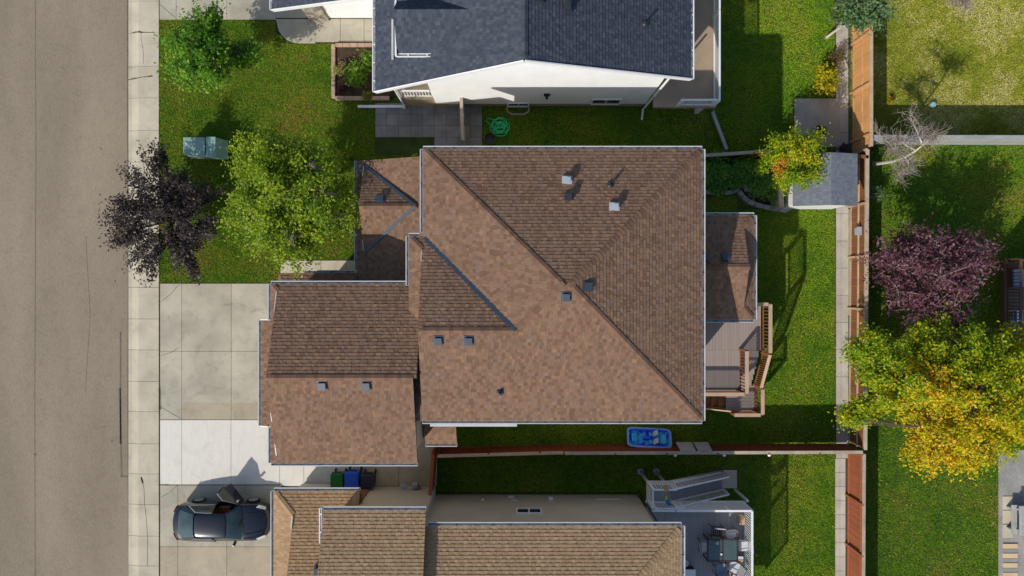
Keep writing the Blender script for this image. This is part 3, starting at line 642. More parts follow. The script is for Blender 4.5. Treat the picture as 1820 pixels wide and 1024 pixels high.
part('foundation', MB().box(xl-.0, yw+.03, -.1, xr-.03, 20, .55).box(-5.28, 9.77, -.1, xl, 20, .3), m_found, GH)
window(GH, (.3, yw, .5), 1.0, .62, (0, -1)); window(GH, (4.5, yw, 1.05), 1.35, .85, (0, -1)); window(GH, (-4.55, 9.75, 3.0), 1.5, 1.3, (0, -1))
part('window_well', MB().tube([(.85, yw-.02, .05), (.82, yw-.25, .05), (.6, yw-.38, .05), (.0, yw-.38, .05), (-.22, yw-.25, .05), (-.25, yw-.02, .05)], .05, 6), m_weath, GH)
lp = MB(); lp.box(1.47, yw-.12, 2.3, 1.75, yw, 2.38).box(1.55, yw-.2, 2.1, 1.67, yw, 2.3); part('wall_lamp', lp, m_black, GH)
mb = MB(); mb.tube([(xr+.12, yw-.12, 5.1), (xr+.0, yw-.1, .3), (xr-.05, yw-.15, .1), (xr-.1, yw-.65, .03)], .05, 8); part('downspout', mb, m_white, GH)
mb = MB(); mb.tube([(-5.25, 8.9, 5.0), (-5.25, 8.9, .3), (-5.3, 8.85, .1)], .05, 8).bar((-5.35, 8.95, .06), (-7.6, 8.95, .05), .12, .08); part('downspout', mb, m_white, GH)
# recessed side porch: floor, posts and white railing
mb = MB(); mb.box(-5.3, 8.98, -.1, xl-.02, 9.74, 1.5); part('porch_base', mb, m_found, GH)
mb = MB(); mb.box(-5.28, 9.0, 1.5, -5.16, 9.12, 5.1); part('porch_post', mb, m_white, GH)
mb = MB(); mb.bar((-5.1, 9.05, 2.45), (xl-.1, 9.05, 2.45), .07, .06).bar((-5.1, 9.05, 1.6), (xl-.1, 9.05, 1.6), .05, .05); pr = part('porch_railing', mb, m_white, GH)
bm_ = MB().box(-.02, -.02, 0, .02, .02, .8).mesh('baluster', m_white)
for k in range(10): inst('baluster', bm_, pr, (-5.0+k*.14, 9.05, 1.62))
# stone veneer at the corner of the garage
sv = part('stone_veneer', MB().box(-9.96, 13.24, -.1, -9.0, 13.3, 1.9), m_found, GH)
for j in range(9):
    x = -9.97
    while x < -9.05:
        w = R.uniform(.16, .34); w = min(w, -9.0-x); o = part('stone', MB().box(x+.008, 13.2-R.uniform(0, .03), .02+j*.2, x+w-.008, 13.25, .2+j*.2), m_stone, sv); x += w

# ---- tan roofed house to the south
TH = thing('house', 'beige stucco house under tan shingle hip roofs at the bottom edge', 'house', (1, -14, 0))
me_, my, mx = 5.5, -9.9, 7.05; hd = 5.6
rf = Roof()
rf.face([(mx, my, me_), (-3.75, my, me_), (-3.75, my-hd, me_+p*hd), (mx-hd, my-hd, me_+p*hd)]); rf.face([(mx, my-2*hd, me_), (mx, my, me_), (mx-hd, my-hd, me_+p*hd)])
rf.ridge((mx, my, me_), (mx-hd, my-hd, me_+p*hd), NN, NE_)
ue, uy, uxa, uxb = 5.6, -9.22, -7.82, -3.57; rf.face([(uxb, uy, ue), (uxa, uy, ue), (uxa, -14.6, ue+p*5.38), (uxb, -14.6, ue+p*5.38)])
le, ly, lx = 3.0, -9.17, -10.74; lg = -9.76; zl = lambda x: le+p*(x-lx)
rf.face([(lg, ly, le), (lx, ly, le), (lg, ly-.98, zl(lg))]); rf.face([(lx, ly, le), (lx, -17, le), (lg, -17, zl(lg)), (lg, ly-.98, zl(lg))])
rf.face([(-7.55, ly, le), (lg, ly, le), (lg, -13.6, le+p*4.43), (-7.55, -13.6, le+p*4.43)]); rf.face([(-6.86, ly, le), (-7.55, ly, le), (-7.55, -9.8, le+p*.63), (-6.86, -9.8, le+p*.63)])
rf.ridge((lx, ly, le), (lg, ly-.98, zl(lg)), NN, NW_, .13)
roofT = rf.build(TH, m_sh_tan, m_sh_tan, m_felt)
for a, b, o in (((-3.5, my, me_), (mx, my, me_), (0, 1, 0)), ((mx, my, me_), (mx, -21, me_), (1, 0, 0)), ((uxa, uy, ue), (uxb, uy, ue), (0, 1, 0)), ((lx, ly, le), (-6.86, ly, le), (0, 1, 0)), ((lx, -17, le), (lx, ly, le), (-1, 0, 0)),
                ): gutter(roofT, a, b, o, .14)
gutter(roofT, (uxa-.05, uy-1.35, ue+.05), (uxa-.05, uy+.1, ue+.05), (-1, 0, 0), .1, mg); board(roofT, (lg-.02, ly-1.0, zl(lg)+.03), (lg-.02, ly-1.5, zl(lg)+.2), .05, .12)
stack(roofT, on_roof(565, 1012, 0, NN, (lg, ly, le)), .25, 'black')
mb = MB(); mb.box(-7.5, -9.75, .2, -3.75, -20, ue-.15); mb.box(-3.75, -10.15, .25, 6.15, -20.5, me_-.1); mb.box(-10.3, -9.6, .2, -7.4, -17, le-.1); part('wall', mb, m_stucco_b, TH)
part('foundation', MB().box(-7.47, -9.78, -.1, -3.77, -20, .2).box(-3.75, -10.18, -.1, 6.1, -20, .25).box(-10.25, -9.62, -.1, -7.4, -17, .2), m_found, TH)
window(TH, (.77, -10.15, 2.8), 1.1, .7, (0, 1), 2, .07)
mb = MB(); mb.box(-.06, -10.13, 1.15, .24, -10.1, 1.3); mb.box(1.75, -10.14, 1.0, 1.95, -10.0, 1.15); mb.box(-.2, -10.13, .55, .1, -10.08, .8); mb.lathe((-1.4, -10.13, 1.2), [(.07, 0), (.07, .06), (.04, .09)], 10, axis=(0, 1, 0)); mb.box(4.0, -10.13, 1.0, 5.2, -10.1, 1.1)
part('wall_vent', mb, m_white, TH)
mb = MB(); mb.box(-6.86-.02, -9.3, le-.3, -6.8, -9.76, le-.02).box(-7.4, -9.75, .3, -6.86, -9.66, le-.2); part('end_board', mb, m_brownw, TH)
mb = MB(); mb.tube([(6.2, -9.98, 5.3), (6.22, -10.0, .1)], .045, 8); part('downspout', mb, m_bracket, TH)

# ---- shed
SH = thing('shed', 'small garden shed with slate grey roof and white walls against the back fence', 'shed', (14.6, 5.2, 0))
rf = Roof(.06); sx0, sx1, syy0, syy1 = P(1410, 0, 2.2).x, P(1523, 0, 2.2).x, P(0, 366, 2.2).y, P(0, 273, 2.3).y; sxm = P(1476, 0, 2.5).x
rf.face([(sx0, syy0, 2.15), (sx0, syy1, 2.15), (sxm, syy1, 2.6), (sxm, syy0, 2.6)], .14, .012); rf.face([(sx1, syy1, 2.25), (sx1, syy0, 2.25), (sxm, syy0, 2.6), (sxm, syy1, 2.6)], .14, .012)
rs_ = rf.build(SH, m_sh_shed, m_sh_shed, m_felt_g, 0)
mb = MB(); a, b = sx0+.2, sx1-.25
mb.box(a, syy0+.12, 0, b, syy1-.12, 2.1); part('wall', mb, m_white, SH)
for k in range(9): part('siding_board', MB().bar((a+.1+(b-a)*(k+.0)/9+.1, syy0+.1, .02), (a+.1+(b-a)*k/9+.1, syy0+.1, 2.1), (b-a)/9-.03, .025, 0, (0, -1, 0)), m_white, SH)
part('end_wall_trim', MB().box(sx0-.28, syy0+.05, 0, sx0-.05, syy0+.9, 1.2), m_weath, SH)

# ------------------------------------------------------------------ fences, one picket at a time
def fence(name, label, p0, p1, h, pick, mat, rails=1, cap=True, capm=None, post=2.4, gap=.008, side=1, zoff=0.0, railm=None, group=None, shadowbox=False):
    p0, p1 = V((*p0, 0)), V((*p1, 0)); d = (p1-p0); L = d.length; d.normalize(); nn = V((-d.y, d.x, 0))*side; ang = math.atan2(d.y, d.x)
    t = thing(name, label, 'fence', p0, group)
    n = int(L/pick); w = L/n
    ms = [MB().box(-w/2+gap/2, -.011, .05, w/2-gap/2, .011, h-.03-.012*k).mesh('picket', mat) for k in range(3)]
    for k in range(n): inst('picket', R.choice(ms), t, p0+d*(w*(k+.5))+nn*R.uniform(-.004, .004)+(nn*(-.05 if (shadowbox and k % 2) else 0)), ang)
    rm = railm or mat
    for zz in ([.25, h-.25] if rails == 1 else [.2, h*.55, h-.12]): part('rail', MB().bar(p0+nn*.04+V((0, 0, zz)), p1+nn*.04+V((0, 0, zz)), .045, .09), rm, t)
    k = 0
    while k*post <= L+.1: q = p0+d*min(k*post, L)+nn*.07; o = part('post', MB().box(q.x-.045, q.y-.045, -.1, q.x+.045, q.y+.045, h+.02), rm, t); k += 1
    if cap: part('cap_board', MB().bar(p0+V((0, 0, h))+nn*.02, p1+V((0, 0, h))+nn*.02, .15, .035), capm or m_capw, t)
    return t
fence('cedar_fence', 'orange cedar picket fence behind the yard of the grey roofed house', (16.8, 14.4), (16.8, 6.62), 1.9, .14, m_cedar, side=-1, rails=3, railm=m_cedrail)
fence('brown_fence', 'brown stained picket fence behind the yard with the shed', (16.7, 6.5), (16.6, -7.6), 1.75, .14, m_brownw, rails=2, capm=m_weath, side=-1, post=2.5, railm=m_capw)
fence('red_brown_fence', 'red brown picket fence behind the yard at the bottom right', (16.56, -7.8), (16.5, -19), 1.7, .14, m_redw, capm=m_weath, side=-1)
fence('mahogany_fence', 'dark mahogany side fence beside the long shaded side yard', (-3.5, -7.9), (2.4, -7.74), 1.75, .15, m_mahog, capm=m_capw, side=1)
fence('mahogany_fence', 'dark mahogany side fence running east from the pedal boat to the back fence', (2.45, -7.73), (16.45, -7.68), 1.75, .15, m_mahog, capm=m_weath, side=-1)
fence('side_gate', 'reddish brown wooden gate across the side passage by the beige wall', (-3.68, -7.8), (-3.82, -9.7), 1.8, .15, m_redw, cap=True, capm=m_redw, side=-1, post=1.8)
fence('grey_fence', 'pale grey weathered fence between the two eastern yards', (16.95, 7.08), (40, 7.04), 1.75, .15, m_greyw, capm=m_greyw, side=1)
fence('patio_fence', 'short dark wooden fence crossing the grey paver patio', tuple(P(823, 182)[:2]), tuple(P(826, 262)[:2]), 1.7, .14, m_weath, capm=m_weath, side=1, post=1.1)
fence('grey_side_fence', 'narrow grey fence from the vinyl deck corner to the brown side fence', tuple(P(1263, 202)[:2]), tuple(P(1288, 268)[:2]), .3, .15, m_greyw, capm=m_greyw, side=1, post=1.2)
fence('brown_side_fence', 'brown side fence between the house corner and the autumn tree', tuple(P(1235, 286)[:2]), tuple(P(1364, 277)[:2]), 1.5, .15, m_brownw, capm=m_weath, side=-1)
fence('brown_side_fence', 'short brown fence piece behind the grey shed', tuple(P(1400, 280)[:2]), tuple(P(1512, 290)[:2]), 1.75, .15, m_brownw, capm=m_brownw, side=-1)

# ------------------------------------------------------------------ decks
def railing(par, a, b, h, mats, sp=.12, bal=.035, cap=.14, post=True, mid=.1):
    capm, balm = mats; a, b = V(a), V(b); z = V((0, 0, 1)); L = (b-a).length; d = (b-a).normalized(); ang = math.atan2(d.y, d.x)
    part('rail_cap', MB().bar(a+z*h, b+z*h, cap, .04), capm, par); part('bottom_rail', MB().bar(a+z*mid, b+z*mid, .05, .06), balm, par)
    me = MB().box(-bal/2, -bal/2, mid, bal/2, bal/2, h-.02).mesh('baluster', balm); n = max(2, int(L/sp))
    for k in range(1, n): inst('baluster', me, par, a+(b-a)*(k/n), ang)
    if post:
        for e in (a, b): part('post', MB().box(e.x-.05, e.y-.05, e.z-.02, e.x+.05, e.y+.05, e.z+h-.022), balm, par)
def boards(par, x0, y0, x1, y1, z, mat, along='y', w=.14, t=.035):
    n = max(1, round(((x1-x0) if along == 'y' else (y1-y0))/w)); ww = ((x1-x0) if along == 'y' else (y1-y0))/n
    me = (MB().box(-ww/2+.004, 0, -t, ww/2-.004, y1-y0, 0) if along == 'y' else MB().box(0, -ww/2+.004, -t, x1-x0, ww/2-.004, 0)).mesh('deck_board', mat)
    for k in range(n): inst('deck_board', me, par, (x0+ww*(k+.5), y0, z) if along == 'y' else (x0, y0+ww*(k+.5), z))
DK = thing('back_deck', 'taupe wooden deck with tan railings and stairs behind the brown house', 'deck', (9.4, -2.8, 0))
hd_ = 2.4; rm = (m_rail, m_balu)
boards(DK, 7.15, -2.85, 11.45, -.75, hd_, m_deck); boards(DK, 7.15, -4.75, 10.5, -2.86, hd_, m_deck)
mb = MB()
for a, b in (((7.2, -.75), (11.45, -.75)), ((11.45, -.75), (11.45, -2.85)), ((10.5, -2.85), (10.5, -4.75)), ((7.2, -4.75), (10.5, -4.75)), ((10.5, -2.85), (11.45, -2.85))): mb.bar((*a, hd_-.15), (*b, hd_-.15), .05, .22)
part('rim_joist', mb, m_balu, DK)
mb = MB()
for a in ((11.3, -.95), (11.3, -2.7), (10.4, -4.6), (8.6, -4.6), (8.6, -1)): mb.box(a[0]-.07, a[1]-.07, -.1, a[0]+.07, a[1]+.07, hd_-.05)
part('support_post', mb, m_balu, DK)
railing(DK, (11.52, -.73, hd_), (11.52, -2.9, hd_), 1.0, rm, .15, cap=.16); railing(DK, (10.65, -.73, hd_), (11.42, -.73, hd_), 1.0, rm, .15, cap=.16)
railing(DK, (10.47, -2.82, hd_), (10.47, -4.72, hd_), 1.0, rm, .14, cap=.16); railing(DK, (7.2, -4.74, hd_), (10.36, -4.74, hd_), 1.0, rm, .13, cap=.16)
for k in range(6): z = hd_-.2*(k+1); y = -2.9-.29*k; part('stair_tread', MB().box(10.58, y-.3, z-.04, 11.42, y, z), m_deck, DK); part('riser', MB().box(10.6, y+.0, z, 11.4, y+.02, z+.16), m_deck, DK)
boards(DK, 10.2, -5.85, 11.55, -4.66, 1.2, m_deck, 'x')
part('rim_joist', MB().bar((10.2, -5.87, 1.08), (11.57, -5.87, 1.08), .05, .2).bar((11.57, -5.87, 1.08), (11.57, -4.66, 1.08), .05, .2), m_balu, DK)
railing(DK, (11.5, -2.98, hd_), (11.52, -4.6, 1.25), 1.0, rm, .13, cap=.14); railing(DK, (11.6, -4.7, 1.2), (11.6, -5.85, 1.2), 1.0, rm, .14, cap=.16); railing(DK, (10.3, -5.88, 1.2), (11.5, -5.88, 1.2), 1.0, rm, .14, cap=.16)
for k in range(6): z = 1.2-.2*(k+1); x = 10.2-.29*k; part('stair_tread', MB().box(x-.3, -5.7, z-.04, x, -4.85, max(z, 0.03)), m_balu, DK)
part('handrail', MB().bar((10.2, -5.75, 2.0), (7.4, -5.62, .75), .06, .05), m_capw, DK)
tag(part('stringer', MB().bar((10.2, -5.74, 1.05), (8.4, -5.74, -.05), .04, .22).bar((10.56, -2.9, hd_-.2), (10.56, -4.65, 1.1), .04, .22), m_balu, DK))
pot = MB().lathe((11.05, -1.02, hd_), [(.07, 0), (.1, .16), (.11, .17), (.09, .17), (.08, .12)], 14); smooth(solo('planter_pot', pot, m_white, 'small white pot on the corner of the taupe deck', 'pot'))

ND = thing('vinyl_deck', 'raised tan vinyl deck with white railing beside the grey roofed house', 'deck', (8, 12, 0))
nz = 2.4; nx0, nx1, ny0 = 6.52, 9.4, 8.32
part('deck_surface', MB().box(nx0, ny0, nz-.25, nx1, 21, nz), m_vinyl, ND)
mb = MB(); mb.box(9.0, 8.6, -.1, 9.2, 8.8, nz-.25).box(9.0, 13, -.1, 9.2, 13.2, nz-.25); part('support_post', mb, m_white, ND)
mb = MB(); 
for (a, b), (c, d) in (((1233, 20), (1262, 40)), ((1233, 95), (1265, 62)), ((1233, 120), (1272, 155))): mb.bar(P(a, b, nz)+V((0, 0, .003)), P(c, d, nz)+V((0, 0, .003)), .03, .004)
part('membrane_seam', mb, m_found, ND)
wr_ = (m_white, m_white)
railing(ND, (9.27, 8.4, nz), (9.27, 12.4, nz), .95, wr_, .11, .03, .08); railing(ND, (9.27, 12.5, nz), (9.27, 16.5, nz), .95, wr_, .11, .03, .08); railing(ND, (7.62, 8.4, nz), (9.16, 8.4, nz), .95, wr_, .11, .03, .08)

SD = thing('composite_deck', 'grey composite deck with white railings and stairs beside the tan roofed house', 'deck', (8.5, -12, 0))
dz = 2.2; boards(SD, 6.2, -16, 10.8, -9.95, dz, m_gdeck)
part('rim_joist', MB().bar((6.2, -9.93, dz-.14), (10.8, -9.93, dz-.14), .04, .2).bar((10.82, -9.93, dz-.14), (10.82, -16, dz-.14), .04, .2), m_white, SD)
m_panel = M('frosted_panel', s(206, 208, 210), .5, .03)
railing(SD, (10.74, -9.98, dz), (10.74, -13.2, dz), 1.1, wr_, .11, .03, .09); railing(SD, (10.74, -13.3, dz), (10.74, -16, dz), 1.1, wr_, .11, .03, .09)
part('rail_cap', MB().bar((7.35, -9.96, dz+1.12), (10.7, -9.96, dz+1.12), .09, .05), m_white, SD); part('rail_cap', MB().bar((6.25, -9.96, dz+1.12), (7.3, -9.96, dz+1.12), .08, .05), m_white, SD)
for k in range(3): part('privacy_panel', MB().box(7.75+k*.99, -9.97, dz-.1, 8.72+k*.99, -9.94, dz+1.1), m_panel, SD)
boards(SD, 6.3, -9.9, 7.35, -9.02, dz, m_gdeck)
part('rim_joist', MB().bar((6.28, -9.0, dz-.14), (7.35, -9.0, dz-.14), .04, .2).bar((6.28, -9.0, dz-.14), (6.28, -9.9, dz-.14), .04, .2), m_white, SD)
railing(SD, (6.32, -9.04, dz), (7.35, -9.04, dz), 1.05, wr_, .11, .028, .07); railing(SD, (6.32, -9.86, dz), (6.32, -9.1, dz), 1.05, wr_, .11, .028, .07); railing(SD, (6.42, -9.88, dz), (7.7, -9.88, dz), 1.05, wr_, .11, .028, .07)
n = 12
for k in range(n): z = dz-(k+1)*dz/(n+1); x = 7.37+k*.25; part('stair_tread', MB().box(x, -9.86, z-.04, x+.215, -9.06, z), m_gdeck, SD)
for y in (-9.04, -9.88):
    railing(SD, (7.42, y, dz-.1), (10.35, y, .12), .98, wr_, .12, .028, .07); part('stringer', MB().bar((7.37, y+(.03 if y > -9.5 else -.03), dz-.15), (10.4, y+(.03 if y > -9.5 else -.03), .05), .04, .25), m_white, SD)
for px in (1138, 1166):
    q = P(px, 838); mb = MB(); mb.lathe((q.x, q.y, -.1), [(.16, 0), (.16, .16), (.1, .18)], 16); mb.box(q.x-.05, q.y-.05, .05, q.x+.05, q.y+.05, dz-.2); part('support_post', mb, m_greyw, SD)
q = P(1306, 870); part('support_post', MB().box(q.x-.05, q.y-.05, -.1, q.x+.05, q.y+.05, 1.9), m_white, SD)
spd = slab_base('stair_pad', 1279, 834, 1311, 869); slab(spd, 1280, 835, 1310, 868, m_walk, .02)

# deck furniture
m_tglass = M('green_table_glass', s(70, 88, 86), .08, .1, spec=.8); m_brz = M('bronze_frame', s(62, 44, 40), .5, .1); m_cush = M('pale_cushion', s(196, 196, 198), .9, .05, 3, 60, .05, .1); m_blue = M('blue_grey_cushion', s(130, 146, 166), .9, .06, 3, 60, .05)
TB = thing('patio_table', 'rectangular green glass patio table with bronze frame on the grey deck', 'table', (9.5, -11.85, dz))
tx0, tx1, ty0, ty1 = 8.86, 10.2, -12.36, -11.38; tz = dz+.72
mb = MB()
for a, b in (((tx0, ty0), (tx1, ty0)), ((tx0, ty1), (tx1, ty1)), ((tx0, ty0), (tx0, ty1)), ((tx1, ty0), (tx1, ty1)), (((tx0+tx1)/2, ty0), ((tx0+tx1)/2, ty1))): mb.bar((*a, tz), (*b, tz), .06, .05)
part('table_frame', mb, m_brz, TB)
for k in range(2): xa = tx0+.035+k*(tx1-tx0)/2; part('glass_top', MB().box(xa, ty0+.03, tz-.005, xa+(tx1-tx0)/2-.07, ty1-.03, tz+.01), m_tglass, TB)
for a in (tx0, tx1):
    for b in (ty0, ty1): part('leg', MB().bar((a, b, dz), (a, b, tz-.02), .05, .05), m_brz, TB)
bw = MB().lathe((9.27, -11.52, tz+.01), [(.05, 0), (.06, .02), (.06, .1), (.05, .1), (.045, .02)], 12); smooth(solo('glass_jar', bw, m_white, 'small pale jar on the green glass table top', 'jar'))
bw = MB().lathe((9.46, -12.02, tz+.01), [(.04, 0), (.05, .06), (.03, .08)], 12); smooth(solo('candle_cup', bw, m_white, 'tiny white candle cup near the middle of the glass table', 'cup'))
def make_chair(label, cush, arms=True):
    t = thing('patio_chair', label, 'chair', (0, 0, 0), 'chairs round the glass patio table')
    mb = MB()
    for sx in (-.27, .27): mb.tube([(sx, .25, 0), (sx, .25, .62), (sx, -.22, .64), (sx, -.3, .95)], .018, 6).tube([(sx, -.2, 0), (sx, -.24, .64)], .018, 6)
    mb.bar((-.27, -.3, .95), (.27, -.3, .95), .03, .03).bar((-.27, .22, .38), (.27, .22, .38), .03, .03).bar((-.27, -.2, .38), (.27, -.2, .38), .03, .03)
    part('chair_frame', mb, m_brz, t)
    if cush:
        bevel(part('seat_cushion', MB().box(-.24, -.2, .4, .24, .26, .47), cush, t), .02); bevel(part('back_cushion', MB().bar((0, -.22, .47), (0, -.3, .95), .46, .06, 0, (0, 1, 0)), cush, t), .02)
    else:
        for k in range(6): part('seat_strap', MB().box(-.24+k*.085, -.2, .39, -.19+k*.085, .24, .405), m_brz, t)
        bevel(part('back_cushion', MB().bar((0, -.24, .75), (0, -.3, .98), .5, .05, 0, (0, 1, 0)), m_cush, t), .02)
    return t
def put(t, px, py, rot, z=dz, h=.45): q = P(px, py, z+h); t.location = (q.x, q.y, z); t.rotation_euler = (0, 0, math.radians(rot)); return t
c1 = make_chair('bronze strap chair without seat cushion at the north side of the glass table', None); put(c1, 1274, 945, 175)
c2 = make_chair('pale cushioned patio chair at the northeast corner of the glass table', m_cush); put(c2, 1299, 951, 185)
c3 = copy_tree(c2); c3['label'] = 'pale cushioned patio chair facing the west end of the glass table'; put(c3, 1253, 971, -85)
c4 = copy_tree(c2); c4['label'] = 'pale cushioned patio chair between the glass table and the white railing'; put(c4, 1322, 970, 95)
c5 = make_chair('blue grey cushioned patio chair south of the glass table', m_blue); put(c5, 1281, 1012, 12)
c6 = copy_tree(c2); c6['label'] = 'pale cushioned patio chair by the railing southeast of the glass table'; put(c6, 1306, 1008, 60)
mb = MB(); mb.box(10.15, -13.2, dz+.1, 10.55, -11.9, dz+.16)
bt = thing('deck_lounger', 'striped lounger along the white railing beside the glass table', 'lounger', (10.35, -12.9, dz))
part('lounger_frame', MB().box(10.1, -13.4, dz+.25, 10.6, -12.25, dz+.3).box(10.12, -13.3, dz, 10.17, -13.25, dz+.25).box(10.53, -13.3, dz, 10.58, -13.25, dz+.25).box(10.12, -12.4, dz, 10.17, -12.35, dz+.25).box(10.53, -12.4, dz, 10.58, -12.35, dz+.25), m_brz, bt)
for k in range(8): part('stripe_cushion', MB().box(10.12, -13.38+k*.14, dz+.3, 10.58, -13.26+k*.14, dz+.38), m_cush if k % 2 else M('tan_stripe', s(170, 140, 110), .9), bt)
q = P(1218, 1002, dz+.3); mb = MB().lathe((q.x, q.y, dz), [(.1, 0), (.14, .3), (.15, .31), (.12, .31), (.11, .2)], 16); smooth(solo('planter_pot', mb, m_white, 'round white pot by the tan roof edge on the grey deck', 'pot'))
q = P(1227, 1020, dz+.4); bx = thing('storage_box', 'white lidded storage box at the bottom edge of the grey deck', 'box', (q.x, q.y, dz)); part('body', MB().box(q.x-.22, q.y-.2, dz, q.x+.2, q.y+.2, dz+.42), m_brz, bx); bevel(part('lid', MB().box(q.x-.24, q.y-.16, dz+.42, q.x+.22, q.y+.22, dz+.48), m_white, bx), .02)
q = P(1318, 924, dz+.2); mb = MB().box(q.x-.12, q.y-.2, dz, q.x+.12, q.y+.2, dz+.35); bevel(solo('cream_cooler', mb, m_capw, 'cream coloured cooler box in the corner of the grey deck', 'cooler'), .03)
q = P(1188, 893, dz+1.1); ty = thing('toy_sprayer', 'yellow and blue toy sprayer lying on the white landing rail', 'toy', q)
m_yel = M('yellow_plastic', s(200, 190, 40), .4); m_tblue = M('blue_plastic', s(30, 100, 150), .4)
bevel(part('tank', MB().bar(q+V((-.12, .1, .05)), q+V((.1, -.12, .05)), .14, .12), m_tblue, ty), .03); bevel(part('nozzle', MB().bar(q+V((-.14, .12, .08)), q+V((-.1, .3, .1)), .07, .07), m_yel, ty), .02); part('handle', MB().bar(q+V((.0, .0, .08)), q+V((.2, .06, .06)), .05, .05), m_yel, ty)
q = P(1184, 868, dz+1.1); bevel(solo('orange_cloth', MB().bar(q+V((-.1, .12, .0)), q+V((.08, -.14, -.02)), .16, .03), M('orange_fabric', s(190, 140, 90), .9), 'folded orange cloth hung on the landing rail corner', 'cloth'), .01)

# ------------------------------------------------------------------ vegetation
def tree(name, label, cat, base, top, rad, h0, zc, rz, nb, nl, leaf, pal, bark=None, seed=1, trunk_r=.1, lm=None, sig=.28, rs=None, lobes=None, spots=(), shape=None, bare=False, group=None, limb=True, flat=.6, lenleaf=1.5):
    """base: trunk foot, top: crown centre in plan, rad: crown radii in plan, zc/rz: crown centre height and half height"""
    r = np.random.default_rng(seed); rr = random.Random(seed)
    t = thing(name, label, cat, (base[0], base[1], 0), group)
    c = np.array([top[0], top[1], zc]); rx_, ry_ = (rad if isinstance(rad, tuple) else (rad, rad))
    d = r.normal(size=(nb, 3)); d /= np.linalg.norm(d, axis=1)[:, None]; d[:, 2] = np.where(d[:, 2] < -.25, -d[:, 2], d[:, 2])
    k = r.uniform(.25, 1.0, nb)**.55; ph = np.arctan2(d[:, 1], d[:, 0])
    wob = 1+.13*np.sin(3*ph+seed)+.1*np.sin(5*ph+2*seed)+r.normal(0, .06, nb)
    tips = c+d*np.array([rx_, ry_, rz])*(k*wob)[:, None]
    if lobes is not None:
        ext = []
        for (lx_, ly_, lz_, lr, ln) in lobes: e = r.normal(size=(ln, 3)); e /= np.linalg.norm(e, axis=1)[:, None]; ext.append(np.array([lx_, ly_, lz_])+e*lr*(r.uniform(.2, 1, ln)**.5)[:, None])
        tips = np.vstack([tips]+ext)
    wood = MB(); fork = V((base[0]+(top[0]-base[0])*.5, base[1]+(top[1]-base[1])*.5, h0))
    wood.tube([(base[0], base[1], -.1), V((base[0], base[1], h0*.4)).lerp(fork, .2), fork], [trunk_r*1.3, trunk_r, trunk_r*.8], 8)
    nlimb = max(4, min(9, nb//14)); limbs = []
    for i in range(nlimb):
        a = 2*math.pi*(i+rr.random()*.6)/nlimb; e = V((c[0]+rx_*.62*math.cos(a), c[1]+ry_*.62*math.sin(a), zc+rz*rr.uniform(-.1, .55)))
        m1 = fork.lerp(e, .5)+V((rr.uniform(-.1, .1), rr.uniform(-.1, .1), rr.uniform(.0, .25)))
        limbs += [fork.lerp(m1, .5), m1, m1.lerp(e, .5), e]; wood.tube([fork, m1, e], [trunk_r*.6, trunk_r*.36, trunk_r*.14], 6)
    e = V((c[0], c[1], zc+rz*.7)); wood.tube([fork, fork.lerp(e, .5), e], [trunk_r*.7, trunk_r*.4, trunk_r*.12], 6); limbs += [fork.lerp(e, .3), fork.lerp(e, .6), e]
    la = np.array([tuple(v) for v in limbs])
    for i, tp in enumerate(tips):
        j = np.argmin(((la-tp)**2).sum(1)); a = V(la[j]); b = V(tp)
        if (b-a).length > .05: wood.tube([a, a.lerp(b, .5)+V((rr.uniform(-.06, .06), rr.uniform(-.06, .06), .04)), b], [trunk_r*.16, trunk_r*.11, trunk_r*.04], 4, caps=False)
    smooth(part('trunk', wood, bark or m_bark, t), 60)
    per = max(1, nl//len(tips)); nt_ = len(tips)
    rad_dir = tips-(c-np.array([0, 0, rz*.6])); rad_dir /= np.linalg.norm(rad_dir, axis=1)[:, None]
    ti = np.repeat(np.arange(nt_), per); n = len(ti)
    pos = tips[ti]+r.normal(0, sig, (n, 3))*np.array([1, 1, .7])+rad_dir[ti]*r.normal(-.1 if rs is None else -rs*.8, rs or sig*1.3, n)[:, None]
    nor = r.normal(size=(n, 3))*flat+np.array([0, 0, 1])+rad_dir[ti]*.35; nor /= np.linalg.norm(nor, axis=1)[:, None]
    tx = np.cross(nor, r.normal(size=(n, 3))); tx /= np.linalg.norm(tx, axis=1)[:, None]; ty_ = np.cross(nor, tx)
    sz = leaf*r.uniform(.6, 1.3, n)[:, None]
    vv = np.stack([pos-tx*sz*.5*lenleaf, pos+ty_*sz*.42-tx*sz*.1+nor*sz*.08, pos+tx*sz*.5*lenleaf, pos-ty_*sz*.42-tx*sz*.1+nor*sz*.08], 1).reshape(-1, 3)
    fc = np.arange(n*4).reshape(-1, 4)
    pal_ = np.array([q[:3] for q in pal]); tone = r.random(nt_); pk = np.clip(tone[ti]*.75+r.random(n)*.35-.05, 0, .999)*(len(pal_)-1)
    i0 = pk.astype(int); fr = (pk-i0)[:, None]; col = pal_[i0]*(1-fr)+pal_[np.minimum(i0+1, len(pal_)-1)]*fr
    for (sx, sy, sr, sc, pw) in spots:
        dd = np.exp(-((pos[:, 0]-sx)**2+(pos[:, 1]-sy)**2)/(2*sr*sr))*pw; pickm = r.random(n) < dd*(.5+tone[ti]); scs = np.array([q[:3] for q in sc]); col[pickm] = scs[r.integers(0, len(scs), pickm.sum())]
    col = col*r.uniform(.82, 1.18, (n, 1))
    o = link('crown', npmesh('crown', vv-np.array(t.location), fc, lm or m_leaf, np.clip(col, 0, 1))); o.parent = t; ORG[o.name] = ORG[t.name]
    return t
def xy(px, py, h=0): q = P(px, py, h); return (q.x, q.y)
GREEN = [s(58, 104, 14), s(80, 128, 20), s(108, 152, 32), s(142, 176, 54)]
LIME = [s(80, 112, 12), s(108, 138, 18), s(138, 162, 26), s(166, 180, 44)]
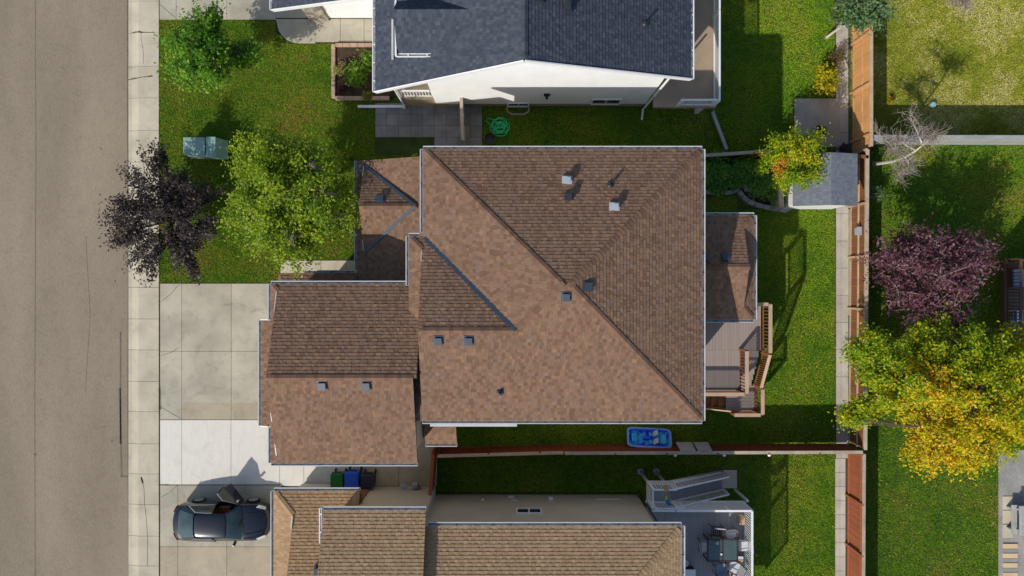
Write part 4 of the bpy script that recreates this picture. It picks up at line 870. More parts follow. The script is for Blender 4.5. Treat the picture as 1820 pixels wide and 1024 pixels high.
tree('young_maple', 'dark green leafy tree on the front lawn by the grey driveway', 'tree', xy(398, 120), xy(362, 98, 3.0), (1.5, 1.8), 1.2, 3.0, 1.4, 110, 12000, .10, GREEN, seed=3, trunk_r=.08, sig=.15, rs=.3, lobes=[(*xy(442, 95, 2.2), 2.2, .6, 24), (*xy(385, 25, 3), 3.0, .35, 8)])
tree('lime_tree', 'large lime green tree on the front lawn beside the brown porch roof', 'tree', xy(560, 352), xy(517, 354, 3.8), (2.8, 2.9), 1.5, 3.9, 1.9, 330, 44000, .09, LIME, bark=m_bark_grey, seed=8, trunk_r=.13, sig=.17, rs=.3, )
tree('purple_leaf_tree', 'dark purple leaved tree overhanging the pavement and street', 'tree', xy(330, 385), xy(292, 388, 2.3), (2.7, 2.75), .7, 2.2, 1.2, 150, 17000, .085, [s(32, 25, 26), s(44, 34, 35), s(62, 50, 49), s(98, 84, 80)], bark=m_bark, seed=21, trunk_r=.1, lm=m_leaf_dark, sig=.11, rs=.32, lobes=[(*xy(212, 365, 2.4), 2.4, .35, 6), (*xy(215, 432, 2.2), 2.2, .35, 6), (*xy(280, 275, 2.4), 2.4, .3, 6), (*xy(340, 480, 2.2), 2.2, .35, 7)])
ORA = [s(218, 140, 36), s(210, 160, 36), s(204, 112, 40)]
tree('autumn_tree', 'yellow green autumn tree with an orange patch beside the shed', 'tree', xy(1382, 305), xy(1408, 285, 2.4), (1.4, 1.45), .8, 2.3, 1.1, 110, 13000, .075, [s(104, 140, 14), s(132, 160, 16), s(166, 178, 22), s(200, 192, 32)], seed=5, trunk_r=.07, sig=.14, rs=.2, spots=[(*xy(1384, 300, 2.6), .2, ORA, 1.0), (*xy(1420, 262, 2.6), .5, [s(214, 190, 28)], .45)])
tree('plum_tree', 'maroon leaved plum tree with bare branches beyond the back fence', 'tree', xy(1620, 495), xy(1648, 492, 3.2), (2.7, 2.45), 1.2, 3.2, 1.4, 190, 13500, .08, [s(74, 44, 50), s(98, 60, 68), s(122, 82, 90), s(150, 112, 118)], bark=m_bark_grey, seed=31, trunk_r=.17, lm=m_leaf_dark, sig=.17, flat=1.0, lenleaf=2.2, lobes=[(*xy(1735, 460, 3), 3, .4, 7), (*xy(1610, 420, 3), 3, .4, 6)])
YEL = [s(124, 146, 10), s(164, 174, 14), s(198, 190, 18), s(214, 194, 22)]
tree('ash_tree', 'big golden yellow autumn tree beyond the back fence at the right', 'tree', xy(1650, 665), xy(1700, 700, 4.2), (3.7, 3.4), 1.6, 4.0, 2.0, 380, 72000, .09, YEL, seed=12, trunk_r=.17, sig=.16, rs=.28,
     lobes=[(*xy(1545, 620, 3.6), 3.6, .85, 34), (*xy(1522, 735, 3.2), 3.2, .6, 22), (*xy(1560, 672, 3.6), 3.6, .8, 28), (*xy(1640, 600, 4), 4.0, .7, 12), (*xy(1820, 640, 4.4), 4.4, 1.0, 16)],
     spots=[(*xy(1650, 735, 4.5), 1.35, [s(226, 198, 24), s(222, 184, 26), s(214, 158, 32)], .6), (*xy(1640, 660, 4.5), .4, [s(212, 140, 36), s(214, 164, 36)], .9), (*xy(1690, 810, 4), 1.3, [s(226, 200, 26), s(218, 172, 32)], .55), (*xy(1540, 625, 4), 1.3, [s(112, 148, 16), s(146, 168, 22)], .85), (*xy(1720, 595, 4), 1.3, [s(118, 150, 16), s(160, 174, 22)], .85), (*xy(1525, 735, 3.2), .9, [s(130, 156, 18), s(170, 176, 24)], .8)])
tree('grey_green_tree', 'grey green birch leaning over the cedar fence top edge', 'tree', xy(1470, 66), xy(1535, 18, 3.6), (1.15, .95), 1.4, 3.5, .8, 45, 4200, .1, [s(66, 94, 46), s(98, 128, 74), s(136, 156, 108)], bark=m_birch, seed=41, trunk_r=.06, sig=.16, rs=.25)
def bare_tree(name, label, base, pts, seed, bark, ends, rng=.5, tw=260):
    rr = random.Random(seed); t = thing(name, label, 'tree', (base[0], base[1], 0)); wood = MB(); tw_ = MB()
    stem = [V((base[0], base[1], -.1))]+[V(q) for q in pts]; n = len(stem); wood.tube(stem, [.09*(1-.75*i/(n-1)) for i in range(n)], 8)
    tips = []
    for e in ends:
        a = V(stem[min(range(1, n), key=lambda i: (stem[i]-V(e)).length)]); m_ = a.lerp(V(e), .5)+V((rr.uniform(-.1, .1), rr.uniform(-.1, .1), .15)); wood.tube([a, m_, V(e)], [.035, .025, .01], 6); tips += [m_, a.lerp(m_, .6), V(e), m_.lerp(V(e), .5)]
    for k in range(tw):
        a = rr.choice(tips)+V((rr.gauss(0, .08), rr.gauss(0, .08), rr.gauss(0, .08))); d = V((rr.gauss(0, 1), rr.gauss(0, 1), rr.gauss(.3, .6))).normalized()*rr.uniform(.3, rng)
        b = a+d; tw_.tube([a, a+d*.5+V((rr.gauss(0, .04), rr.gauss(0, .04), .03)), b], [.012, .009, .004], 3, caps=False)
        for j in range(2): e = a+d*rr.uniform(.3, .9); tw_.tube([e, e+V((rr.gauss(0, .16), rr.gauss(0, .16), rr.uniform(.0, .2)))], [.007, .003], 3, caps=False)
    smooth(part('trunk', wood, bark, t)); part('twigs', tw_, m_bark_grey, t); return t
E = lambda px, py, h: tuple(P(px, py, h))
bare_tree('bare_birch', 'leafless white birch leaning over the pale grey fence', xy(1553, 290), [E(1560, 291, .8), E(1588, 287, 2.2), E(1608, 280, 3.0), E(1628, 268, 3.8), E(1640, 258, 4.3)], 4, m_birch, [E(1592, 245, 3.4), E(1575, 250, 3.2), E(1617, 205, 3.9), E(1640, 232, 4.0), E(1598, 315, 2.6), E(1615, 298, 2.8), E(1560, 235, 2.8), E(1665, 240, 3.9)], .75, 420)
bare_tree('bare_plum', 'purplish leafless treetop reaching in at the top right edge', xy(1705, -30), [E(1706, -25, 1.2), E(1708, -12, 2.6), E(1710, -4, 3.4)], 6, m_bark, [E(1690, 2, 3.2), E(1705, 14, 3.3), E(1725, 4, 3.3), E(1715, 22, 3.0)], .4, 120)
def shrub(name, label, px, py, r_, h, n, leaf, pal, cat='shrub', seed=1, group=None, spots=(), sig=None): return tree(name, label, cat, xy(px, py, h*.3), xy(px, py, h*.6), r_*.8, h*.2, h*.55, h*.42, max(14, int(n/50)), n, leaf, pal, seed=seed, trunk_r=.03, sig=sig or r_*.2, spots=spots, group=group)
DG = [s(70, 120, 36), s(96, 146, 52), s(128, 168, 70)]
shrub('yellow_shrub', 'yellow leaved shrub by the swale in the upper right yard', 1471, 142, .68, 1.1, 1300, .09, [s(120, 130, 14), s(170, 164, 20), s(206, 182, 30)], seed=51)
shrub('thin_shrub', 'sparse reddish brown shrub above the yellow shrub', 1490, 100, .5, .9, 420, .07, [s(96, 88, 50), s(130, 104, 80), s(120, 112, 40)], seed=52)
shrub('small_shrub', 'small green shrub near the top by the swale', 1490, 20, .5, .8, 700, .08, [s(70, 96, 24), s(110, 128, 34)], seed=53)
for i, (px, py, r_, h, lab) in enumerate(((1272, 300, .62, 1.1, 'dark green shrub nearest the house corner in the garden bed'), (1274, 328, .42, .6, 'low dark shrub on the left end of the stone border'), (1320, 300, .55, 1.0, 'dark green shrub by the side fence left of the autumn tree'), (1352, 325, .62, 1.0, 'dark shrub beside the boulder in the garden bed'), (1384, 345, .5, .9, 'dark green shrub tucked under the autumn tree next to the shed'), (1305, 325, .35, .5, 'low shrub in front of the boulder'))):
    shrub('garden_shrub', lab, px, py, r_*1.15, h, 3200, .08, DG, seed=60+i, group='shrubs in the shaded garden bed')
shrub('spruce_shrub', 'pale green young spruce beside the back fence near the plum tree', 1557, 345, .48, 1.0, 900, .08, [s(80, 104, 54), s(112, 132, 78)], seed=71)
shrub('small_shrub', 'small leafy shrub at the foot of the bare birch', 1565, 268, .35, .6, 500, .08, [s(60, 92, 24), s(90, 120, 34)], seed=72)
shrub('purple_shrub', 'small purple shrub in front of the cedar fence by the concrete pad', 1499, 266, .33, .8, 380, .08, [s(60, 46, 50), s(110, 84, 92)], seed=73)
shrub('purple_shrub', 'small dark purple shrub on the concrete pad above the autumn tree', 1458, 234, .3, .9, 240, .08, [s(50, 44, 44), s(80, 66, 70)], seed=74)
shrub('flower_bush', 'pale yellow flowering bush at the left of the flower bed', 605, 125, .42, .6, 600, .08, [s(150, 140, 70), s(186, 172, 104), s(110, 120, 44)], seed=75)
shrub('flower_bush', 'tall bright green bush in the middle of the flower bed', 634, 132, .62, .9, 1500, .10, [s(70, 110, 16), s(100, 140, 24), s(140, 160, 50)], seed=76)
shrub('flower_bush', 'grassy bright green clump at the house side of the flower bed', 658, 108, .45, .8, 800, .14, [s(80, 118, 16), s(116, 150, 30)], seed=77)
shrub('flower_bush', 'magenta flowers at the lower left of the flower bed', 607, 161, .28, .4, 320, .07, [s(120, 24, 70), s(90, 20, 60), s(60, 70, 24)], seed=78)
shrub('flower_bush', 'yellowing low plant at the lower right of the flower bed', 652, 170, .3, .4, 320, .08, [s(150, 130, 50), s(120, 130, 40)], seed=79)
shrub('weed_clump', 'small yellow flowering weed by the shadow edge on the dry lawn', 1583, 178, .28, .35, 200, .07, [s(130, 130, 20), s(200, 160, 20)], cat='plant', seed=80)
shrub('weed_clump', 'ragged weeds at the gap between side gate and beige wall', 790, 852, .25, .4, 200, .07, DG, cat='plant', seed=81)
mb = MB(); rb = random.Random(2)
for (px, py, sc) in ((1331, 328, .42),):
    q = P(px, py); ring = []
    for j, (r_, z) in enumerate(((.9, 0), (1.0, .25), (.85, .5), (.5, .66), (.08, .7))): ring.append((sc*r_, sc*z))
    mb.lathe(q+V((0, 0, .0)), ring, 9)
mb.v = [(x+rb.uniform(-.05, .05), y+rb.uniform(-.05, .05), z+rb.uniform(-.03, .03)) for x, y, z in mb.v]; solo('boulder', mb, m_gblock, 'pale grey boulder in the garden bed behind the stone border', 'rock')

# ------------------------------------------------------------------ lawns: blades of grass
EXC = []
def ex(px0, py0, px1, py1): a, b = P(px0, py1), P(px1, py0); EXC.append((a.x, a.y, b.x, b.y))
for r_ in ((281, -300, 560, 34), (490, 30, 575, 60), (505, 30, 670, 77), (540, 30, 670, 77), (285, 503, 500, 1300), (290, 745, 778, 864), (498, 463, 662, 503), (667, 183, 857, 275), (1411, 174, 1510, 250), (1485, -300, 1512, 1300), (590, 78, 700, 179), (1252, 276, 1400, 345), (1310, 300, 1400, 372), (1279, 834, 1311, 869), (1405, 280, 1510, 370)): ex(*r_)
EXC += [(-4.0, -4.8, 7.1, 5.05), (-9.5, -6.7, -3.8, -.2), (-5.6, -.3, -3, 5.2), (7, -.95, 10.2, 2.75), (-5.3, 8.95, 6.5, 21), (-10, 13.2, -5, 21), (-7.5, -30, 6.2, -10.1), (-7.5, -30, -3.7, -9.7), (-10.3, -17, -7.4, -9.6)]
def grass(name, rects, mat, dens, h=.05, w=.021):
    vs_, n_all = [], 0
    for x0, y0, x1, y1 in rects:
        n = int((x1-x0)*(y1-y0)*dens); q = np.stack([NR.uniform(x0, x1, n), NR.uniform(y0, y1, n)], 1); keep = np.ones(n, bool)
        for a, b, c, d in EXC: keep &= ~((q[:, 0] > a-.02) & (q[:, 0] < c+.02) & (q[:, 1] > b-.02) & (q[:, 1] < d+.02))
        vs_.append(q[keep])
    q = np.vstack(vs_); n = len(q); a = NR.uniform(0, 2*np.pi, n); ca, sa = np.cos(a), np.sin(a); hh = NR.uniform(.5, 1.2, n)*h; ww = NR.uniform(.6, 1.3, n)*w; ln = NR.uniform(.2, 1.2, n)*h; b = NR.uniform(0, 2*np.pi, n)
    z = np.full(n, -.036); p0 = np.stack([q[:, 0]-ca*ww/2, q[:, 1]-sa*ww/2, z], 1); p1 = np.stack([q[:, 0]+ca*ww/2, q[:, 1]+sa*ww/2, z], 1); p2 = np.stack([q[:, 0]+np.cos(b)*ln, q[:, 1]+np.sin(b)*ln, z+hh], 1)
    o = link(name, npmesh(name, np.stack([p0, p1, p2], 1).reshape(-1, 3), np.arange(n*3).reshape(-1, 3), mat)); o['kind'] = 'stuff'; return o
def rp(px0, py0, px1, py1): a, b = P(px0, py1), P(px1, py0); return (a.x, a.y, b.x, b.y)
grass('grass', [rp(282, -110, 767, 503)], m_lawn_f, 2500)
grass('grass', [rp(767, -110, 1509, 300), rp(1240, 300, 1509, 860), rp(770, 740, 1240, 900), rp(1130, 860, 1509, 1130)], m_lawn_b, 2300)
grass('grass', [rp(1509, -110, 1930, 254)], m_lawn_ne, 2300)
grass('grass', [rp(1509, 254, 1930, 800), rp(1509, 800, 1775, 1130)], m_lawn_e, 2000)
def litter(name, rects, n, pal, size=.05):
    q = []
    for r_, k in rects: q.append(np.stack([NR.uniform(r_[0], r_[2], k), NR.uniform(r_[1], r_[3], k)], 1))
    q = np.vstack(q); n = len(q); a = NR.uniform(0, 6.28, n); sz = size*NR.uniform(.6, 1.4, n); v = []
    for j in range(4): v.append(np.stack([q[:, 0]+np.cos(a+j*1.57)*sz*(.6 if j % 2 else 1), q[:, 1]+np.sin(a+j*1.57)*sz*(.6 if j % 2 else 1), np.full(n, .03)+NR.uniform(0, .02, n)], 1))
    pl = np.array([c[:3] for c in pal]); o = link(name, npmesh(name, np.stack(v, 1).reshape(-1, 3), np.arange(n*4).reshape(-1, 4), m_leaf, pl[NR.integers(0, len(pl), n)])); o['kind'] = 'stuff'; return o
litter('fallen_leaves', [(rp(1320, 0, 1485, 170), 60), (rp(1400, 560, 1485, 800), 90), (rp(1290, 700, 1480, 800), 60), (rp(1340, 820, 1485, 1024), 60), (rp(1560, 830, 1770, 1000), 120), (rp(1555, 640, 1640, 830), 80)], 0, [s(190, 170, 60), s(160, 130, 50), s(210, 190, 100)], .035)
wd = MB()
def weeds(px0, py0, px1, py1, n, r_=.03):
    for k in range(n):
        t_ = R.random(); q = P(px0+(px1-px0)*t_, py0+(py1-py0)*t_)
        for j in range(5): a = R.uniform(0, 6.28); l = R.uniform(.5, 1.6)*r_; d = V((math.cos(a), math.sin(a), .5))*l; e = V((-d.y, d.x, 0))*.35; wd.face([q-e*.3, q+e*.3, q+d+V((0, 0, .01))])
weeds(282.6, 505, 283.6, 1024, 160, .025); weeds(226, 0, 226.5, 300, 90, .02); weeds(283, 505, 284, 745, 90); weeds(283.5, 690, 284.5, 728, 70, .05); weeds(284, 850, 284, 1024, 60); weeds(250, 850, 254, 860, 20); weeds(281, 862, 300, 861, 25)
o = struct('weeds', wd, M('weed_green', s(52, 58, 26), .8), 'stuff')

# ------------------------------------------------------------------ car
CX, CY = -14.0, -11.3
m_paint = M('navy_car_paint', s(8, 14, 26), .22, .04, 1, 60, .03, spec=.6, coat=1.0, metal=.2)
m_cglass = M('car_glass', s(46, 64, 66), .04, .45, 1.4, spec=.9); m_tyre = M('tyre_rubber', s(24, 24, 24), .85); m_rim = M('alloy_rim', s(176, 178, 180), .3, .05, metal=.6)  # car glass: broad mottling puts reflections and see-through patches into the colour
m_chrome = M('chrome_trim', s(210, 210, 208), .2, .02, metal=.9); m_lamp = M('headlamp_lens', s(214, 216, 214), .15, spec=.8); m_seat = M('tan_leather_seat', s(130, 74, 44), .6, .1); m_dark = M('dark_car_interior', s(20, 20, 22), .8); m_tail = M('tail_lamp_red', s(120, 16, 16), .25)
CAR = thing('parked_car', 'dark navy sedan parked on the tan driveway with its driver door open', 'car', (CX, CY, 0))
st = [(-2.38, .62, .66), (-2.36, .76, .86), (-2.3, .83, .96), (-2.1, .875, 1.0), (-1.86, .895, 1.02), (-1.3, .91, 1.0), (-.6, .915, .97), (-.22, .915, .96), (.25, .915, .95), (.86, .91, .96), (1.05, .905, .98), (1.4, .90, .95), (1.8, .885, .89), (2.1, .86, .81), (2.28, .82, .72), (2.36, .72, .6), (2.38, .6, .48)]
def sect(x, w, zt):
    bow = -.42*max(0, (x-.9)/1.48)**1.5 if x > .9 else .28*max(0, (-1.5-x)/.88)**1.5
    f = lambda y, z: (x+bow*(y/.9)**2, y, z); zb = min(.86, zt-.06); zc = min(.62, zb-.04)
    pr = [(w*.93, .2), (w, .36), (w, zc), (w*.985, zb), (w*.93, zt-.03), (w*.55, zt+.015), (0, zt+.03)]
    return [f(a, b) for a, b in pr]+[f(-a, b) for a, b in pr[-2::-1]]
mb = MB(); S = [sect(*q) for q in st]; NSC = len(S[0])
for i in range(len(S)-1):
    cab = -1.75 < (st[i][0]+st[i+1][0])/2 < .95; door = -.3 < (st[i][0]+st[i+1][0])/2 < .8
    for j in range(NSC-1):
        if cab and 4 <= j <= 7: continue
        if door and j <= 3: continue
        mb.face([V(q)+V((CX, CY, 0)) for q in (S[i][j], S[i+1][j], S[i+1][j+1], S[i][j+1])])
mb.face([V(q)+V((CX, CY, 0)) for q in S[0]]); mb.face([V(q)+V((CX, CY, 0)) for q in reversed(S[-1])])
body = smooth(part('body', mb, m_paint, CAR), 50); sb = body.modifiers.new('round', 'SUBSURF'); sb.levels = sb.render_levels = 2
def C(x, y, z): return V((CX+x, CY+y, z))
mb = MB(); mb.hexa([C(-1.8, -.82, .18), C(1.0, -.82, .18), C(1.0, .82, .18), C(-1.8, .82, .18), C(-1.8, -.82, .3), C(1.0, -.82, .3), C(1.0, .82, .3), C(-1.8, .82, .3)]); mb.hexa([C(.78, -.8, .3), C(1.0, -.8, .3), C(1.0, .8, .3), C(.78, .8, .3), C(.6, -.78, .93), C(1.0, -.78, .96), C(1.0, .78, .96), C(.6, .78, .93)]); mb.hexa([C(-2.0, -.8, .3), C(-1.55, -.8, .3), C(-1.55, .8, .3), C(-2.0, .8, .3), C(-2.0, -.75, .98), C(-1.6, -.75, .98), C(-1.6, .75, .98), C(-2.0, .75, .98)])
part('interior', mb, m_dark, CAR)
for y in (.4, -.4): sp = MB(); sp.hexa([C(-.3, y-.25, .3), C(.3, y-.25, .3), C(.3, y+.25, .3), C(-.3, y+.25, .3), C(-.3, y-.25, .52), C(.3, y-.25, .56), C(.3, y+.25, .56), C(-.3, y+.25, .52)]); sp.hexa([C(-.5, y-.24, .5), C(-.3, y-.24, .5), C(-.3, y+.24, .5), C(-.5, y+.24, .5), C(-.62, y-.2, 1.08), C(-.5, y-.2, 1.1), C(-.5, y+.2, 1.1), C(-.62, y+.2, 1.08)]); sp.box(CX-.66, CY+y-.13, 1.12, CX-.54, CY+y+.13, 1.26); bevel(part('seat', sp, m_seat, CAR), .03)
sp = MB(); sp.hexa([C(-1.5, -.7, .35), C(-1.0, -.7, .35), C(-1.0, .7, .35), C(-1.5, .7, .35), C(-1.55, -.68, 1.0), C(-1.38, -.68, .58), C(-1.38, .68, .58), C(-1.55, .68, 1.0)]); part('rear_seat', sp, m_seat, CAR)
sw_ = MB().tube([C(.5+.06*math.cos(a)*.6, .4+.18*math.cos(a), .86+.18*math.sin(a)) for a in [k*math.pi/6 for k in range(13)]], .015, 6, caps=False); part('steering_wheel', sw_, m_dark, CAR)
rfz = 1.40
roofg = [[(-1.12, .0, rfz), (-.5, 0, rfz+.03), (.1, 0, rfz+.02), (.46, 0, rfz-.02)], [(-1.12, .45, rfz-.02), (-.5, .47, rfz+.0), (.1, .47, rfz-.005), (.42, .46, rfz-.04)], [(-1.08, .56, rfz-.07), (-.5, .58, rfz-.05), (.1, .58, rfz-.055), (.36, .57, rfz-.09)]]
mb = MB(); rows = [[(x, -y, z) for x, y, z in roofg[2]], [(x, -y, z) for x, y, z in roofg[1]], roofg[0], roofg[1], roofg[2]]
for a, b in zip(rows, rows[1:]):
    for i in range(3): mb.face([C(*a[i]), C(*a[i+1]), C(*b[i+1]), C(*b[i])])
ro = smooth(part('car_roof', mb, m_paint, CAR), 60); so = ro.modifiers.new('thick', 'SOLIDIFY'); so.thickness = .03; sb = ro.modifiers.new('round', 'SUBSURF'); sb.levels = sb.render_levels = 2
def pane(name, grid, mat):
    mb = MB()
    for a, b in zip(grid, grid[1:]):
        for i in range(len(a)-1): mb.face([C(*a[i]), C(*a[i+1]), C(*b[i+1]), C(*b[i])])
    return smooth(part(name, mb, mat, CAR), 60)
pane('windscreen', [[(.36, -.55, rfz-.1), (.42, -.44, rfz-.05), (.46, 0, rfz-.025), (.42, .44, rfz-.05), (.36, .55, rfz-.1)], [(.70, -.66, 1.17), (.78, -.5, 1.19), (.82, 0, 1.2), (.78, .5, 1.19), (.70, .66, 1.17)], [(.98, -.76, .98), (1.08, -.56, .985), (1.13, 0, .99), (1.08, .56, .985), (.98, .76, .98)]], m_cglass)
pane('rear_window', [[(-1.9, -.66, 1.03), (-1.98, -.4, 1.035), (-2.0, 0, 1.04), (-1.98, .4, 1.035), (-1.9, .66, 1.03)], [(-1.5, -.6, 1.22), (-1.56, -.4, 1.24), (-1.58, 0, 1.25), (-1.56, .4, 1.24), (-1.5, .6, 1.22)], [(-1.1, -.54, rfz-.06), (-1.13, -.4, rfz-.02), (-1.14, 0, rfz-.005), (-1.13, .4, rfz-.02), (-1.1, .54, rfz-.06)]], m_cglass)
for y in (1, -1):
    a = [[(-1.62, y*.83, .99), (-1.0, y*.865, .975), (-.26, y*.87, .95)], [(-1.3, y*.72, 1.16), (-.9, y*.74, 1.17), (-.24, y*.74, 1.17)], [(-1.03, y*.605, rfz-.075), (-.7, y*.61, rfz-.06), (-.22, y*.605, rfz-.06)]]; pane('side_window', a, m_cglass)
    pillars(y)
    part('window_trim', MB().tube([C(-1.5, y*.84, .985), C(-1.05, y*.62, 1.31), C(-.5, y*.605, rfz-.045), C(-.25, y*.605, rfz-.045)], .014, 6).tube([C(-1.5, y*.85, .985), C(-.3, y*.885, .945)], .012, 6), m_chrome, CAR)
    hl = MB(); hl.hexa([C(1.72, y*.74, .80), C(2.1, y*.62, .68), C(2.12, y*.72, .68), C(1.8, y*.85, .78), C(1.68, y*.74, .92), C(2.08, y*.6, .815), C(2.09, y*.71, .79), C(1.78, y*.84, .86)]); bevel(part('headlight', hl, m_lamp, CAR), .02)
    tl = MB(); tl.hexa([C(-2.32, y*.5, .7), C(-2.15, y*.82, .7), C(-2.1, y*.84, .72), C(-2.28, y*.5, .72), C(-2.31, y*.52, .9), C(-2.14, y*.83, .9), C(-2.08, y*.85, .92), C(-2.26, y*.52, .93)]); bevel(part('tail_light', tl, m_tail, CAR), .015)
a = [[(-.2, -.86, .95), (.95, -.83, .96)], [(-.2, -.605, rfz-.06), (.36, -.58, rfz-.1)]]; pane('side_window', a, m_cglass)
bevel(part('mirror', MB().bar(C(.74, -.86, .97), C(.64, -1.08, 1.0), .14, .1), m_paint, CAR), .02)
mb = MB().tube([C(1.12, .1, 1.0), C(1.05, .6, 1.02)], .012, 6).tube([C(1.13, -.5, 1.0), C(1.12, .05, 1.02)], .012, 6); part('wiper', mb, m_black, CAR)
part('hood_crease', MB().tube([C(1.2, .52, .995), C(1.75, .46, .92), C(2.05, .36, .85)], .012, 6).tube([C(1.2, -.52, .995), C(1.75, -.46, .92), C(2.05, -.36, .85)], .012, 6), m_paint, CAR)
m_seam = M('panel_gap', s(8, 10, 14), .8)
part('panel_gap', MB().tube([C(1.1, .74, .985), C(1.5, .72, .955), C(1.9, .66, .885), C(2.1, .45, .85), C(2.17, 0, .835), C(2.1, -.45, .85), C(1.9, -.66, .885), C(1.5, -.72, .955), C(1.1, -.74, .985)], .012, 5), m_seam, CAR)
part('panel_gap', MB().tube([C(-1.95, .7, 1.04), C(-2.16, .64, 1.015), C(-2.24, .3, 1.0), C(-2.26, 0, 1.0), C(-2.24, -.3, 1.0), C(-2.16, -.64, 1.015), C(-1.95, -.7, 1.04)], .01, 5), m_seam, CAR)
part('grille', MB().hexa([C(2.28, -.4, .38), C(2.34, -.3, .38), C(2.34, .3, .38), C(2.28, .4, .38), C(2.24, -.42, .64), C(2.33, -.3, .6), C(2.33, .3, .6), C(2.24, .42, .64)]) or MB().box(CX+2.3, CY-.3, .4, CX+2.35, CY+.3, .56), m_black, CAR)
part('emblem', MB().lathe(C(2.26, 0, .66), [(.05, 0), (.05, .02)], 14, axis=(1, 0, .7)), m_chrome, CAR)
for x in (-1.3, 1.36):
    for y in (1, -1):
        w_ = MB().lathe(C(x, y*.85, .33), [(.2, -.1), (.31, -.1), (.33, -.07), (.33, .07), (.31, .1), (.22, .1)], 24, axis=(0, y, 0)); w = smooth(part('wheel', w_, m_tyre, CAR))
        r_ = MB().lathe(C(x, y*.85, .33), [(.235, .0), (.235, .112), (.21, .118), (.2, .105), (.02, .112)], 20, axis=(0, y, 0))
        for k in range(5): a = k*2*math.pi/5; r_.bar(C(x+.04*math.cos(a), y*.968, .33+.04*math.sin(a)), C(x+.2*math.cos(a), y*.963, .33+.2*math.sin(a)), .05, .02, 0, (0, y, 0))
        part('rim', r_, m_rim, w)
# open driver door (local: hinge at origin, door runs along +x when drawn, then turned)
dm = Matrix.Translation(C(.86, .89, 0)) @ Matrix.Rotation(math.radians(180-51), 4, 'Z')
def D(x, y, z): return dm @ V((x, y, z))
mb = MB(); mb.hexa([D(0, -.05, .26), D(1.06, -.05, .26), D(1.06, .07, .26), D(0, .07, .26), D(0, -.02, .93), D(1.1, -.02, .94), D(1.1, .09, .94), D(0, .09, .93)]); dr = bevel(part('door', mb, m_paint, CAR), .02)
part('door_panel', MB().hexa([D(.06, .075, .34), D(1.0, .075, .34), D(1.0, .12, .34), D(.06, .12, .34), D(.06, .095, .86), D(1.02, .095, .86), D(1.02, .13, .86), D(.06, .13, .86)]), m_dark, dr)
part('door_glass', MB().face([D(.12, .04, .94), D(1.08, .04, .95), D(1.04, .22, 1.31), D(.62, .24, 1.33)]) or MB(), m_cglass, dr) if False else None
mb = MB(); mb.face([D(.12, .04, .94), D(1.08, .04, .95), D(1.04, .26, 1.32), D(.62, .26, 1.33)]); part('door_glass', mb, m_cglass, dr)
part('door_frame', MB().tube([D(.08, .04, .94), D(.62, .265, 1.34), D(1.05, .265, 1.33)], .018, 6), m_chrome, dr); part('door_frame', MB().tube([D(1.05, .265, 1.33), D(1.1, .04, .94)], .03, 6), m_black, dr)
bevel(part('mirror', MB().bar(D(.15, -.03, .97), D(.17, -.22, 1.0), .12, .1), m_paint, dr), .02)

# ------------------------------------------------------------------ street side things
m_teal = M('teal_cabinet_paint', s(134, 166, 156), .7, .1, 3, 40, .06); m_label = M('white_sticker', s(220, 224, 224), .5)
UB = thing('utility_box', 'larger teal utility cabinet with white sticker on the front lawn', 'utility box', (-15.3, 6.9, 0))
a, b = P(327, 275, .85), P(364, 245, .85); mb = MB().box(a.x, a.y, .06, b.x, b.y, .85); bevel(part('cabinet', mb, m_teal, UB), .03); mb = MB().box(a.x-.02, a.y-.02, .84, b.x+.02, b.y+.02, .9); lid = bevel(part('lid', mb, m_teal, UB), .02)
part('sticker', MB().box(a.x+.08, (a.y+b.y)/2-.03, .9, a.x+.24, (a.y+b.y)/2+.13, .903), m_label, lid); part('pad', MB().box(a.x-.05, a.y-.05, -.05, b.x+.05, b.y+.05, .06), m_paver, UB)
UB = thing('utility_box', 'smaller teal utility cabinet beside the one with the sticker', 'utility box', (-14.4, 6.9, 0))
a, b = P(368, 278, .9), P(383, 244, .9); mb = MB().hexa([(a.x, a.y, .06), (b.x+.25, a.y, .06), (b.x+.25, b.y, .06), (a.x, b.y, .06), (a.x, a.y, .55), (b.x+.25, a.y, .5), (b.x+.25, b.y, .5), (a.x, b.y, .55)]) or MB()
mb = MB(); mb.hexa([(a.x, a.y, .06), (b.x+.28, a.y, .06), (b.x+.28, b.y, .06), (a.x, b.y, .06), (a.x, a.y, .9), (b.x, a.y, .9), (b.x, b.y, .9), (a.x, b.y, .9)]); bevel(part('cabinet', mb, m_teal, UB), .03); bevel(part('lid', MB().box(a.x-.02, a.y-.02, .9, b.x+.02, b.y+.02, .95), m_teal, UB), .02)
